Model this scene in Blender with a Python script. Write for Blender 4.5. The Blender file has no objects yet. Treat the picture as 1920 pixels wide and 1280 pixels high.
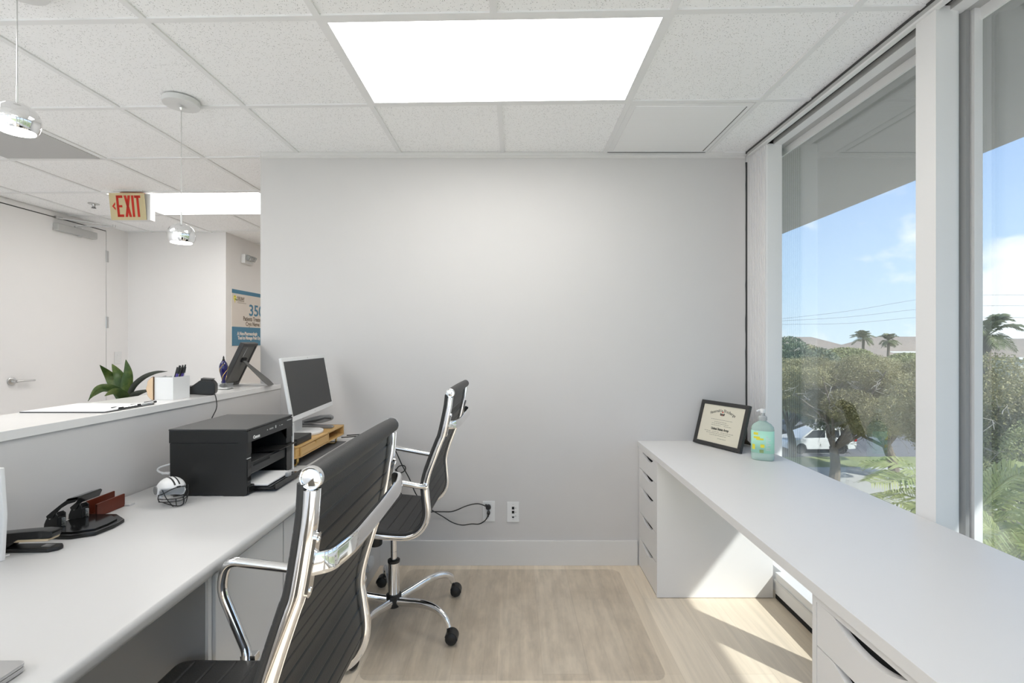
import bpy, bmesh, math, random
from mathutils import Vector, Matrix, Euler
import numpy as np

random.seed(7)
RNG = np.random.default_rng(11)
SC = bpy.context.scene
COL = SC.collection
PI = math.pi
F = 889.0          # focal length in pixels of the 1920 wide frame
CX, CY = 964.0, 640.0
CAMZ = 1.332


def at(px, py, Y):
    """pixel + distance -> point in the room (used to read positions off the photo)"""
    return Vector(((px - CX) / F * Y, Y, CAMZ - (py - CY) / F * Y))


# ---------------------------------------------------------------- materials
def srgb(r, g, b):
    def f(c):
        c /= 255.0
        return c / 12.92 if c <= 0.04045 else ((c + 0.055) / 1.055) ** 2.4
    return (f(r), f(g), f(b), 1.0)


class NT:
    def __init__(s, name):
        s.m = bpy.data.materials.new(name)
        s.m.use_nodes = True
        s.t = s.m.node_tree
        s.t.nodes.clear()
        s.out = s.n('ShaderNodeOutputMaterial')

    def n(s, typ, **kw):
        nd = s.t.nodes.new(typ)
        for k, v in kw.items():
            setattr(nd, k, v)
        return nd

    def l(s, a, b):
        s.t.links.new(a, b)


def mat(name, col, rough=0.5, metal=0.0, var=0.03, vscale=8.0, bump=0.0, bscale=200.0, spec=0.5, coat=0.0, trans=0.0, ior=1.45):
    t = NT(name)
    b = t.n('ShaderNodeBsdfPrincipled')
    t.l(b.outputs[0], t.out.inputs[0])
    tc = t.n('ShaderNodeTexCoord')
    no = t.n('ShaderNodeTexNoise')
    no.inputs['Scale'].default_value = vscale
    no.inputs['Detail'].default_value = 3
    t.l(tc.outputs['Object'], no.inputs['Vector'])
    mx = t.n('ShaderNodeMix', data_type='RGBA')
    mx.inputs[6].default_value = tuple(c * (1 - var) for c in col[:3]) + (1,)
    mx.inputs[7].default_value = tuple(min(1, c * (1 + var)) for c in col[:3]) + (1,)
    t.l(no.outputs['Fac'], mx.inputs[0])
    t.l(mx.outputs[2], b.inputs['Base Color'])
    b.inputs['Roughness'].default_value = rough
    b.inputs['Metallic'].default_value = metal
    b.inputs['Specular IOR Level'].default_value = spec
    b.inputs['Coat Weight'].default_value = coat
    b.inputs['Transmission Weight'].default_value = trans
    b.inputs['IOR'].default_value = ior
    if bump:
        n2 = t.n('ShaderNodeTexNoise')
        n2.inputs['Scale'].default_value = bscale
        t.l(tc.outputs['Object'], n2.inputs['Vector'])
        bp = t.n('ShaderNodeBump')
        bp.inputs['Strength'].default_value = bump
        bp.inputs['Distance'].default_value = 0.002
        t.l(n2.outputs['Fac'], bp.inputs['Height'])
        t.l(bp.outputs[0], b.inputs['Normal'])
    return t.m


def emat(name, col, strength):
    t = NT(name)
    e = t.n('ShaderNodeEmission')
    e.inputs[0].default_value = col
    e.inputs[1].default_value = strength
    t.l(e.outputs[0], t.out.inputs[0])
    return t.m


def tile_mat():
    t = NT('fissured_tile')
    b = t.n('ShaderNodeBsdfPrincipled')
    b.inputs['Roughness'].default_value = 0.95
    b.inputs['Specular IOR Level'].default_value = 0.1
    t.l(b.outputs[0], t.out.inputs[0])
    tc = t.n('ShaderNodeTexCoord')
    facs = []
    for rot, sc, seed in ((0.5, (120, 235, 1), 0.0), (-0.7, (215, 115, 1), 13.7)):
        mp = t.n('ShaderNodeMapping')
        mp.inputs['Rotation'].default_value = (0, 0, rot)
        mp.inputs['Scale'].default_value = sc
        mp.inputs['Location'].default_value = (seed, seed, 0)
        t.l(tc.outputs['Object'], mp.inputs[0])
        vo = t.n('ShaderNodeTexVoronoi', voronoi_dimensions='2D')
        vo.inputs['Scale'].default_value = 1.0
        t.l(mp.outputs[0], vo.inputs['Vector'])
        # speck radius differs from cell to cell, many cells have none
        sep = t.n('ShaderNodeSeparateColor')
        t.l(vo.outputs['Color'], sep.inputs[0])
        mr = t.n('ShaderNodeMapRange')
        mr.inputs['From Min'].default_value = 0.74
        mr.inputs['From Max'].default_value = 1.0
        mr.inputs['To Min'].default_value = 0.0
        mr.inputs['To Max'].default_value = 0.36
        t.l(sep.outputs[0], mr.inputs['Value'])
        su = t.n('ShaderNodeMath', operation='SUBTRACT')
        t.l(mr.outputs[0], su.inputs[0])
        t.l(vo.outputs['Distance'], su.inputs[1])
        mu = t.n('ShaderNodeMath', operation='MULTIPLY', use_clamp=True)
        t.l(su.outputs[0], mu.inputs[0])
        mu.inputs[1].default_value = 8.0
        facs.append(mu)
    mx = t.n('ShaderNodeMath', operation='MAXIMUM')
    t.l(facs[0].outputs[0], mx.inputs[0])
    t.l(facs[1].outputs[0], mx.inputs[1])
    no = t.n('ShaderNodeTexNoise')
    no.inputs['Scale'].default_value = 140
    no.inputs['Detail'].default_value = 4
    t.l(tc.outputs['Object'], no.inputs['Vector'])
    base = t.n('ShaderNodeMix', data_type='RGBA')
    base.inputs[6].default_value = (0.90, 0.90, 0.905, 1)
    base.inputs[7].default_value = (0.985, 0.985, 0.985, 1)
    t.l(no.outputs['Fac'], base.inputs[0])
    c = t.n('ShaderNodeMix', data_type='RGBA')
    c.inputs[7].default_value = (0.50, 0.50, 0.495, 1)
    t.l(mx.outputs[0], c.inputs[0])
    t.l(base.outputs[2], c.inputs[6])
    t.l(c.outputs[2], b.inputs['Base Color'])
    return t.m


def floor_mat():
    t = NT('light_oak_planks')
    b = t.n('ShaderNodeBsdfPrincipled')
    b.inputs['Roughness'].default_value = 0.42
    b.inputs['Specular IOR Level'].default_value = 0.35
    t.l(b.outputs[0], t.out.inputs[0])
    tc = t.n('ShaderNodeTexCoord')
    mp = t.n('ShaderNodeMapping')
    mp.inputs['Rotation'].default_value = (0, 0, PI / 2)
    mp.inputs['Location'].default_value = (0.4, 0.07, 0)
    t.l(tc.outputs['Object'], mp.inputs[0])
    br = t.n('ShaderNodeTexBrick')
    br.inputs['Scale'].default_value = 1.0
    br.inputs['Brick Width'].default_value = 1.5
    br.inputs['Row Height'].default_value = 0.185
    br.inputs['Mortar Size'].default_value = 0.0012
    br.inputs['Mortar Smooth'].default_value = 0.3
    br.inputs['Bias'].default_value = 0.0
    br.offset = 0.37
    br.inputs['Color1'].default_value = (0.73, 0.625, 0.49, 1)
    br.inputs['Color2'].default_value = (0.80, 0.70, 0.565, 1)
    br.inputs['Mortar'].default_value = (0.67, 0.57, 0.445, 1)
    t.l(mp.outputs[0], br.inputs['Vector'])
    mp2 = t.n('ShaderNodeMapping')
    mp2.inputs['Scale'].default_value = (26, 1.6, 1)
    t.l(tc.outputs['Object'], mp2.inputs[0])
    no = t.n('ShaderNodeTexNoise')
    no.inputs['Scale'].default_value = 1.0
    no.inputs['Detail'].default_value = 6
    no.inputs['Roughness'].default_value = 0.62
    no.inputs['Distortion'].default_value = 0.6
    t.l(mp2.outputs[0], no.inputs['Vector'])
    rp = t.n('ShaderNodeMapRange')
    rp.inputs['From Min'].default_value = 0.3
    rp.inputs['From Max'].default_value = 0.75
    rp.inputs['To Min'].default_value = 0.84
    rp.inputs['To Max'].default_value = 1.08
    t.l(no.outputs['Fac'], rp.inputs['Value'])
    mu = t.n('ShaderNodeMix', data_type='RGBA', blend_type='MULTIPLY')
    mu.inputs[0].default_value = 1.0
    t.l(br.outputs['Color'], mu.inputs[6])
    t.l(rp.outputs[0], mu.inputs[7])
    t.l(mu.outputs[2], b.inputs['Base Color'])
    return t.m


def glass_mat(name, tint, base_refl=0.15):
    """thin window glass: mirror share grows with the angle of view, the rest passes tinted"""
    t = NT(name)
    geo = t.n('ShaderNodeNewGeometry')
    dot = t.n('ShaderNodeVectorMath', operation='DOT_PRODUCT')
    t.l(geo.outputs['Incoming'], dot.inputs[0])
    t.l(geo.outputs['Normal'], dot.inputs[1])
    ab = t.n('ShaderNodeMath', operation='ABSOLUTE')
    t.l(dot.outputs['Value'], ab.inputs[0])
    om = t.n('ShaderNodeMath', operation='SUBTRACT', use_clamp=True)
    om.inputs[0].default_value = 1.0
    t.l(ab.outputs[0], om.inputs[1])
    pw = t.n('ShaderNodeMath', operation='POWER')
    t.l(om.outputs[0], pw.inputs[0])
    pw.inputs[1].default_value = 5.0
    ma = t.n('ShaderNodeMath', operation='MULTIPLY_ADD', use_clamp=True)
    t.l(pw.outputs[0], ma.inputs[0])
    ma.inputs[1].default_value = 1 - base_refl
    ma.inputs[2].default_value = base_refl
    tr = t.n('ShaderNodeBsdfTransparent')
    tr.inputs[0].default_value = tint
    gl = t.n('ShaderNodeBsdfGlossy')
    gl.inputs['Roughness'].default_value = 0.0
    gl.inputs['Color'].default_value = (1, 1, 1, 1)
    mx = t.n('ShaderNodeMixShader')
    t.l(ma.outputs[0], mx.inputs[0])
    t.l(tr.outputs[0], mx.inputs[1])
    t.l(gl.outputs[0], mx.inputs[2])
    t.l(mx.outputs[0], t.out.inputs[0])
    return t.m


def mat_mat():
    """clear vinyl floor mat: mostly see-through, scuffed"""
    t = NT('clear_vinyl')
    tr = t.n('ShaderNodeBsdfTransparent')
    tr.inputs[0].default_value = (0.982, 0.978, 0.972, 1)
    gl = t.n('ShaderNodeBsdfGlossy')
    gl.inputs['Roughness'].default_value = 0.22
    gl.inputs['Color'].default_value = (0.9, 0.93, 1, 1)
    di = t.n('ShaderNodeBsdfDiffuse')
    di.inputs[0].default_value = (0.42, 0.34, 0.25, 1)
    tc = t.n('ShaderNodeTexCoord')
    mp = t.n('ShaderNodeMapping')
    mp.inputs['Scale'].default_value = (14, 5, 1)
    t.l(tc.outputs['Object'], mp.inputs[0])
    no = t.n('ShaderNodeTexNoise')
    no.inputs['Scale'].default_value = 1.0
    no.inputs['Detail'].default_value = 7
    no.inputs['Roughness'].default_value = 0.7
    t.l(mp.outputs[0], no.inputs['Vector'])
    mr = t.n('ShaderNodeMapRange')
    mr.inputs['From Min'].default_value = 0.42
    mr.inputs['From Max'].default_value = 0.72
    mr.inputs['To Min'].default_value = 0.0
    mr.inputs['To Max'].default_value = 0.09
    t.l(no.outputs['Fac'], mr.inputs['Value'])
    m1 = t.n('ShaderNodeMixShader')
    t.l(mr.outputs[0], m1.inputs[0])
    t.l(tr.outputs[0], m1.inputs[1])
    t.l(di.outputs[0], m1.inputs[2])
    m2 = t.n('ShaderNodeMixShader')
    m2.inputs[0].default_value = 0.05
    t.l(m1.outputs[0], m2.inputs[1])
    t.l(gl.outputs[0], m2.inputs[2])
    t.l(m2.outputs[0], t.out.inputs[0])
    return t.m


def stripe_mat(name, c1, c2, scale, axis='X', rot=0.0, rough=0.6):
    t = NT(name)
    b = t.n('ShaderNodeBsdfPrincipled')
    b.inputs['Roughness'].default_value = rough
    t.l(b.outputs[0], t.out.inputs[0])
    tc = t.n('ShaderNodeTexCoord')
    mp = t.n('ShaderNodeMapping')
    mp.inputs['Rotation'].default_value = (0, 0, rot)
    t.l(tc.outputs['Object'], mp.inputs[0])
    w = t.n('ShaderNodeTexWave', bands_direction=axis)
    w.inputs['Scale'].default_value = scale
    t.l(mp.outputs[0], w.inputs['Vector'])
    mx = t.n('ShaderNodeMix', data_type='RGBA')
    mx.inputs[6].default_value = c1
    mx.inputs[7].default_value = c2
    t.l(w.outputs['Fac'], mx.inputs[0])
    t.l(mx.outputs[2], b.inputs['Base Color'])
    return t.m


def bamboo_mat():
    t = NT('bamboo')
    b = t.n('ShaderNodeBsdfPrincipled')
    b.inputs['Roughness'].default_value = 0.4
    t.l(b.outputs[0], t.out.inputs[0])
    tc = t.n('ShaderNodeTexCoord')
    mp = t.n('ShaderNodeMapping')
    mp.inputs['Scale'].default_value = (60, 3, 60)
    t.l(tc.outputs['Object'], mp.inputs[0])
    no = t.n('ShaderNodeTexNoise')
    no.inputs['Scale'].default_value = 1.0
    no.inputs['Detail'].default_value = 4
    t.l(mp.outputs[0], no.inputs['Vector'])
    mx = t.n('ShaderNodeMix', data_type='RGBA')
    mx.inputs[6].default_value = (0.47, 0.27, 0.085, 1)
    mx.inputs[7].default_value = (0.72, 0.47, 0.19, 1)
    t.l(no.outputs['Fac'], mx.inputs[0])
    t.l(mx.outputs[2], b.inputs['Base Color'])
    return t.m


def leaf_mat(name, c1, c2, c3, scale=2.0, rough=0.55, trans=0.25):
    t = NT(name)
    b = t.n('ShaderNodeBsdfPrincipled')
    b.inputs['Roughness'].default_value = rough
    b.inputs['Specular IOR Level'].default_value = 0.35
    tl = t.n('ShaderNodeBsdfTranslucent')
    mxs = t.n('ShaderNodeMixShader')
    mxs.inputs[0].default_value = trans
    t.l(b.outputs[0], mxs.inputs[1])
    t.l(tl.outputs[0], mxs.inputs[2])
    t.l(mxs.outputs[0], t.out.inputs[0])
    tc = t.n('ShaderNodeTexCoord')
    no = t.n('ShaderNodeTexNoise')
    no.inputs['Scale'].default_value = scale
    no.inputs['Detail'].default_value = 5
    no.inputs['Roughness'].default_value = 0.7
    t.l(tc.outputs['Object'], no.inputs['Vector'])
    cr = t.n('ShaderNodeValToRGB')
    e = cr.color_ramp.elements
    e[0].position, e[0].color = 0.30, c1
    e[1].position, e[1].color = 0.72, c3
    m = e.new(0.5)
    m.color = c2
    t.l(no.outputs['Fac'], cr.inputs[0])
    t.l(cr.outputs[0], b.inputs['Base Color'])
    t.l(cr.outputs[0], tl.inputs[0])
    return t.m


M = {}
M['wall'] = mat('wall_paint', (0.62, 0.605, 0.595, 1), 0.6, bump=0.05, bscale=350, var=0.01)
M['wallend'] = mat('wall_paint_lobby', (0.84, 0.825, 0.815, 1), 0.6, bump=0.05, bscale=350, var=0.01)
M['trimw'] = mat('trim_paint', (0.72, 0.71, 0.695, 1), 0.4, var=0.01)
M['tile'] = tile_mat()
M['grid'] = mat('grid_metal', (0.82, 0.82, 0.82, 1), 0.45, var=0.01)
M['floor'] = floor_mat()
M['lobbybounce'] = mat('pale_lobby_bounce', (0.74, 0.735, 0.73, 1), 0.35, var=0.05, vscale=3)
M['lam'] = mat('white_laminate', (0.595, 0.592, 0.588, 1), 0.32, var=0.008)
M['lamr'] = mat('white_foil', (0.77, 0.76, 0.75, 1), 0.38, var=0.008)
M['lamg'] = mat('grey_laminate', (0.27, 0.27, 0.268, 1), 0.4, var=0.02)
M['dark'] = mat('dark_gap', (0.012, 0.012, 0.012, 1), 0.8)
M['quartz'] = mat('white_quartz', (0.80, 0.79, 0.775, 1), 0.22, var=0.04, vscale=5)
M['mull'] = mat('mullion_paint', (0.80, 0.795, 0.79, 1), 0.42, var=0.01)
M['alu'] = mat('grey_aluminium', (0.50, 0.50, 0.49, 1), 0.45, var=0.03)
M['canopy'] = mat('satin_canopy', (0.70, 0.70, 0.695, 1), 0.45)
M['rib'] = stripe_mat('ribbed_strip', (0.34, 0.34, 0.34, 1), (0.60, 0.60, 0.595, 1), 44, 'Y')
M['gasketg'] = mat('grey_gasket', (0.30, 0.30, 0.295, 1), 0.5)
M['gasket'] = mat('dark_gasket', (0.05, 0.05, 0.05, 1), 0.5)
M['glass'] = glass_mat('window_glass', (0.69, 0.715, 0.722, 1))
M['glassc'] = glass_mat('clear_glass', (0.95, 0.96, 0.955, 1))
M['mat'] = mat_mat()
M['chrome'] = mat('chrome', (0.86, 0.86, 0.865, 1), 0.06, 1.0, var=0.0)
M['alum'] = mat('brushed_metal', (0.60, 0.60, 0.595, 1), 0.3, 1.0, var=0.02)
M['leather'] = mat('black_leather', (0.030, 0.0295, 0.029, 1), 0.48, bump=0.25, bscale=420, var=0.1)
M['black'] = mat('black_plastic', (0.017, 0.017, 0.0165, 1), 0.38, bump=0.1, bscale=600)
M['blackg'] = mat('gloss_black', (0.010, 0.010, 0.010, 1), 0.12)
M['charc'] = mat('charcoal_plastic', (0.045, 0.045, 0.045, 1), 0.5)
M['screen'] = mat('dark_screen', (0.045, 0.045, 0.044, 1), 0.5, var=0.01)
M['pw'] = mat('white_plastic', (0.78, 0.78, 0.775, 1), 0.35, var=0.01)
M['paper'] = mat('white_paper', (0.86, 0.86, 0.855, 1), 0.8, var=0.005)
M['cream'] = mat('cream_paper', (0.72, 0.68, 0.56, 1), 0.8, var=0.01)
M['ink'] = mat('grey_ink', (0.17, 0.165, 0.14, 1), 0.8)
M['inkd'] = mat('dark_ink', (0.09, 0.088, 0.075, 1), 0.8)
M['gold'] = mat('brass', (0.62, 0.43, 0.13, 1), 0.2, 1.0)
M['bamboo'] = bamboo_mat()
M['greysheet'] = mat('plain_dark_grey', (0.14, 0.14, 0.145, 1), 0.9)
M['silver'] = mat('silver_body', (0.56, 0.56, 0.565, 1), 0.35, 0.9)
M['redwood'] = mat('red_brown_leather', (0.115, 0.022, 0.010, 1), 0.28, var=0.25, vscale=30)
M['blueglass'] = mat('cobalt_glass', (0.010, 0.007, 0.085, 1), 0.05, var=0.6, vscale=40, coat=0.5)
M['acryl'] = glass_mat('clear_acrylic', (0.93, 0.94, 0.94, 1), 0.06)
M['purple'] = mat('purple_barrel', (0.07, 0.045, 0.26, 1), 0.35)
M['plywood'] = mat('pale_wood', (0.68, 0.50, 0.33, 1), 0.6, var=0.08, vscale=40)
M['burnt'] = mat('burnt_edge', (0.16, 0.085, 0.035, 1), 0.7)
M['signface'] = mat('exit_face', (0.66, 0.56, 0.33, 1), 0.5, var=0.03)
M['signred'] = mat('exit_red', (0.62, 0.028, 0.012, 1), 0.45)
M['signorange'] = mat('exit_canopy_red', (0.70, 0.16, 0.07, 1), 0.45)
M['blue'] = mat('poster_blue', (0.085, 0.235, 0.36, 1), 0.55, var=0.01)
M['postw'] = mat('poster_cream', (0.76, 0.70, 0.64, 1), 0.6, var=0.01)
M['tan'] = mat('poster_tan', (0.22, 0.175, 0.13, 1), 0.6)
M['yellow'] = mat('yellow_print', (0.83, 0.74, 0.06, 1), 0.5)
M['green'] = mat('green_print', (0.27, 0.38, 0.15, 1), 0.5)
M['stapbeige'] = mat('beige_steel', (0.62, 0.50, 0.33, 1), 0.4, 0.2)
M['sgrey'] = mat('mid_grey_plastic', (0.21, 0.21, 0.21, 1), 0.4)
M['frameb'] = mat('black_frame_wood', (0.036, 0.035, 0.034, 1), 0.5)
M['frameg'] = mat('grey_frame_back', (0.12, 0.117, 0.11, 1), 0.55)
M['brownb'] = mat('brown_backing', (0.085, 0.065, 0.042, 1), 0.7)
M['gel'] = mat('green_gel', (0.74, 0.97, 0.88, 1), 0.06, trans=0.5, ior=1.2, var=0.02)
M['gellab'] = mat('green_label', (0.46, 0.82, 0.66, 1), 0.4, var=0.04)
M['clearp'] = mat('frosted_plastic', (0.85, 0.88, 0.88, 1), 0.2, trans=0.55, ior=1.15)
M['plant'] = leaf_mat('plant_leaf', (0.022, 0.05, 0.012, 1), (0.055, 0.10, 0.022, 1), (0.16, 0.20, 0.05, 1), 9, 0.35, 0.15)
M['plantd'] = leaf_mat('plant_leaf_dark', (0.03, 0.034, 0.028, 1), (0.05, 0.055, 0.042, 1), (0.075, 0.082, 0.06, 1), 9, 0.5, 0.1)
M['pot'] = mat('grey_pot', (0.35, 0.34, 0.33, 1), 0.6)
M['soil'] = mat('potting_soil', (0.04, 0.028, 0.02, 1), 0.95)
M['panel'] = emat('light_diffuser', (1.0, 0.98, 0.95, 1), 3.0)
M['bulb'] = emat('lamp_disc', (1.0, 0.97, 0.92, 1), 9.0)
M['diffus'] = stripe_mat('slotted_plate', (0.82, 0.82, 0.82, 1), (0.92, 0.92, 0.92, 1), 26, 'Y')
M['louvre'] = stripe_mat('louvre_grille', (0.36, 0.36, 0.36, 1), (0.62, 0.62, 0.615, 1), 36, 'X', rot=0.62)
# outside
M['soffit'] = mat('stucco_soffit', (0.40, 0.37, 0.355, 1), 0.9)
M['grass'] = mat('grass', (0.27, 0.30, 0.14, 1), 0.95, var=0.35, vscale=1.2)
M['asph'] = mat('asphalt', (0.17, 0.17, 0.175, 1), 0.95, var=0.15, vscale=0.6)
M['conc'] = mat('concrete', (0.52, 0.51, 0.48, 1), 0.9, var=0.12, vscale=0.5)
M['oak'] = leaf_mat('oak_leaves', (0.19, 0.175, 0.085, 1), (0.36, 0.33, 0.165, 1), (0.54, 0.48, 0.27, 1), 1.3)
M['oakl'] = leaf_mat('light_oak_leaves', (0.18, 0.20, 0.08, 1), (0.33, 0.345, 0.15, 1), (0.47, 0.475, 0.23, 1), 1.3)
M['oakd'] = leaf_mat('dark_tree_leaves', (0.10, 0.135, 0.085, 1), (0.20, 0.245, 0.15, 1), (0.34, 0.385, 0.25, 1), 1.5)
M['bark'] = mat('grey_bark', (0.20, 0.165, 0.125, 1), 0.9, var=0.3, vscale=3)
M['twig'] = mat('pale_twigs', (0.36, 0.33, 0.28, 1), 0.9, var=0.2, vscale=2)
M['palm'] = leaf_mat('palm_leaf', (0.17, 0.22, 0.07, 1), (0.36, 0.40, 0.15, 1), (0.62, 0.63, 0.34, 1), 2.5, 0.4, 0.35)
M['palmd'] = leaf_mat('far_palm_leaf', (0.10, 0.13, 0.05, 1), (0.19, 0.21, 0.10, 1), (0.30, 0.31, 0.16, 1), 1.5)
M['carw'] = mat('white_car_paint', (0.78, 0.78, 0.78, 1), 0.2, coat=0.6)
M['carg'] = mat('dark_car_paint', (0.06, 0.075, 0.10, 1), 0.2, coat=0.6)
M['carglass'] = mat('tinted_car_glass', (0.03, 0.035, 0.04, 1), 0.08)
M['tyre'] = mat('tyre_rubber', (0.02, 0.02, 0.02, 1), 0.8)
M['red'] = mat('tail_light_red', (0.45, 0.01, 0.01, 1), 0.3)
M['roofm'] = mat('house_roof_shingles', (0.31, 0.255, 0.205, 1), 0.9, var=0.15, vscale=0.6)
M['housew'] = mat('house_render', (0.62, 0.60, 0.55, 1), 0.85)
M['wire'] = mat('power_cable', (0.22, 0.23, 0.25, 1), 0.7)
M['strip'] = mat('pale_grey_plastic', (0.55, 0.55, 0.55, 1), 0.5)


# ---------------------------------------------------------------- mesh builder
class MB:
    def __init__(s):
        s.v, s.f = [], []

    def add(s, vs, fs, mtx=None):
        b = len(s.v)
        for p in vs:
            s.v.append(tuple(mtx @ Vector(p)) if mtx is not None else tuple(p))
        for q in fs:
            s.f.append(tuple(b + i for i in q))
        return s

    def box(s, x0, y0, z0, x1, y1, z1, bev=0.0, seg=2, mtx=None):
        bm = bmesh.new()
        bmesh.ops.create_cube(bm, size=1)
        for v in bm.verts:
            v.co = Vector(((x0 + x1) / 2 + v.co.x * (x1 - x0), (y0 + y1) / 2 + v.co.y * (y1 - y0), (z0 + z1) / 2 + v.co.z * (z1 - z0)))
        if bev:
            bmesh.ops.bevel(bm, geom=bm.edges[:], offset=bev, segments=seg, profile=0.5, affect='EDGES')
        return s.bm(bm, mtx)

    def bm(s, bm, mtx=None):
        bm.verts.index_update()
        vs = [v.co.copy() for v in bm.verts]
        fs = [[v.index for v in f.verts] for f in bm.faces]
        bm.free()
        return s.add(vs, fs, mtx)

    def prism(s, poly, axis, d0, d1, bev=0.0, mtx=None):
        """poly: 2D outline; axis 'x': (y,z), 'y': (x,z), 'z': (x,y); extruded from d0 to d1"""
        def P(a, b, d):
            return {'x': (d, a, b), 'y': (a, d, b), 'z': (a, b, d)}[axis]
        bm = bmesh.new()
        lo = [bm.verts.new(P(a, b, d0)) for a, b in poly]
        hi = [bm.verts.new(P(a, b, d1)) for a, b in poly]
        n = len(poly)
        bm.faces.new(lo)
        bm.faces.new(hi)
        for i in range(n):
            bm.faces.new((lo[i], lo[(i + 1) % n], hi[(i + 1) % n], hi[i]))
        bmesh.ops.recalc_face_normals(bm, faces=bm.faces[:])
        if bev:
            ed = [e for e in bm.edges if len(e.link_faces) == 2 and e.calc_face_angle(0) > 0.6]
            bmesh.ops.bevel(bm, geom=ed, offset=bev, segments=2, profile=0.5, affect='EDGES')
        return s.bm(bm, mtx)

    def sweep(s, path, section, up=(0, 0, 1), closed=False, caps=True, scale=None, mtx=None, fixed=False):
        """section: 2D polygon (a along side, b along up-ish normal)"""
        P = [Vector(p) for p in path]
        n = len(P)
        T = []
        for i in range(n):
            if closed:
                t = P[(i + 1) % n] - P[i - 1]
            else:
                t = P[min(i + 1, n - 1)] - P[max(i - 1, 0)]
            T.append(t.normalized() if t.length > 1e-9 else Vector((0, 0, 1)))
        U = Vector(up)
        nrm = None
        vs, fs = [], []
        k = len(section)
        for i in range(n):
            t = T[i]
            ref = U if (nrm is None or fixed) else nrm
            nr = ref - t * ref.dot(t)
            if nr.length < 1e-5:
                ref = Vector((1, 0, 0)) if abs(t.x) < 0.9 else Vector((0, 1, 0))
                nr = ref - t * ref.dot(t)
            nr.normalize()
            nrm = nr
            sd = t.cross(nr)
            sc = 1.0 if scale is None else scale[i]
            for a, b in section:
                vs.append(P[i] + sd * a * sc + nr * b * sc)
        m = n if closed else n - 1
        for i in range(m):
            j = (i + 1) % n
            for q in range(k):
                r = (q + 1) % k
                fs.append((i * k + q, i * k + r, j * k + r, j * k + q))
        if caps and not closed:
            fs.append(tuple(range(k - 1, -1, -1)))
            fs.append(tuple((n - 1) * k + q for q in range(k)))
        return s.add(vs, fs, mtx)

    def tube(s, path, r, n=10, up=(0, 0, 1), scale=None, closed=False, mtx=None, ry=None):
        ry = ry or r
        sec = [(r * math.cos(2 * PI * i / n), ry * math.sin(2 * PI * i / n)) for i in range(n)]
        return s.sweep(path, sec, up, closed, True, scale, mtx)

    def lathe(s, prof, n=24, mtx=None):
        vs, fs = [], []
        k = len(prof)
        for i in range(n):
            a = 2 * PI * i / n
            for r, z in prof:
                vs.append((r * math.cos(a), r * math.sin(a), z))
        for i in range(n):
            j = (i + 1) % n
            for q in range(k - 1):
                fs.append((i * k + q, j * k + q, j * k + q + 1, i * k + q + 1))
        if prof[0][0] > 1e-6:
            fs.append(tuple(i * k for i in range(n - 1, -1, -1)))
        if prof[-1][0] > 1e-6:
            fs.append(tuple(i * k + k - 1 for i in range(n)))
        return s.add(vs, fs, mtx)

    def build(s, name, m, parent=None, loc=(0, 0, 0), rot=(0, 0, 0), ang=35, smooth=True):
        me = bpy.data.meshes.new(name)
        me.from_pydata(s.v, [], s.f)
        bm = bmesh.new()
        bm.from_mesh(me)
        bmesh.ops.remove_doubles(bm, verts=bm.verts[:], dist=1e-6)
        bmesh.ops.recalc_face_normals(bm, faces=bm.faces[:])
        bm.to_mesh(me)
        bm.free()
        if smooth:
            me.polygons.foreach_set('use_smooth', [True] * len(me.polygons))
            me.set_sharp_from_angle(angle=math.radians(ang))
        me.materials.append(m)
        ob = link(name, me, parent, loc, rot)
        if smooth:
            wn = ob.modifiers.new('face_weighted_normals', 'WEIGHTED_NORMAL')
            wn.keep_sharp = True
            wn.weight = 80
        return ob


def link(name, me, parent=None, loc=(0, 0, 0), rot=(0, 0, 0)):
    o = bpy.data.objects.new(name, me)
    COL.objects.link(o)
    o.location = loc
    o.rotation_euler = rot
    if parent:
        o.parent = parent
    return o


def tag(o, label, cat, group=None):
    o['label'] = label
    o['category'] = cat
    if group:
        o['group'] = group
    return o


def thing(name, label, cat, loc=(0, 0, 0), rz=0.0, group=None):
    o = bpy.data.objects.new(name, None)
    o.empty_display_size = 0.05
    COL.objects.link(o)
    o.location = loc
    o.rotation_euler = (0, 0, rz)
    return tag(o, label, cat, group)


def struct(o):
    o['kind'] = 'structure'
    return o


def copy_tree(o, parent=None):
    c = o.copy()
    COL.objects.link(c)
    if parent:
        c.parent = parent
    for ch in list(o.children):
        copy_tree(ch, c)
    return c


def spline(pts, n=8, closed=False):
    """Catmull-Rom through the points"""
    P = [Vector(p) for p in pts]
    out = []
    m = len(P)
    rng = range(m if closed else m - 1)
    for i in rng:
        if closed:
            p0, p1, p2, p3 = P[i - 1], P[i], P[(i + 1) % m], P[(i + 2) % m]
        else:
            p1, p2 = P[i], P[i + 1]
            p0 = P[i - 1] if i > 0 else p1 * 2 - p2
            p3 = P[i + 2] if i + 2 < m else p2 * 2 - p1
        for k in range(n):
            t = k / n
            out.append(0.5 * ((2 * p1) + (p2 - p0) * t + (2 * p0 - 5 * p1 + 4 * p2 - p3) * t * t + (3 * p1 - p0 - 3 * p2 + p3) * t ** 3))
    if not closed:
        out.append(P[-1])
    return out


def fillet(pts, r, n=6):
    """polyline with rounded corners"""
    P = [Vector(p) for p in pts]
    out = [P[0]]
    for i in range(1, len(P) - 1):
        a, b, c = P[i - 1], P[i], P[i + 1]
        u, w = (a - b), (c - b)
        d = min(r, u.length * 0.45, w.length * 0.45)
        s0, s1 = b + u.normalized() * d, b + w.normalized() * d
        for k in range(n + 1):
            t = k / n
            out.append(s0 * (1 - t) ** 2 + b * 2 * t * (1 - t) + s1 * t * t)
    out.append(P[-1])
    return out


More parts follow.
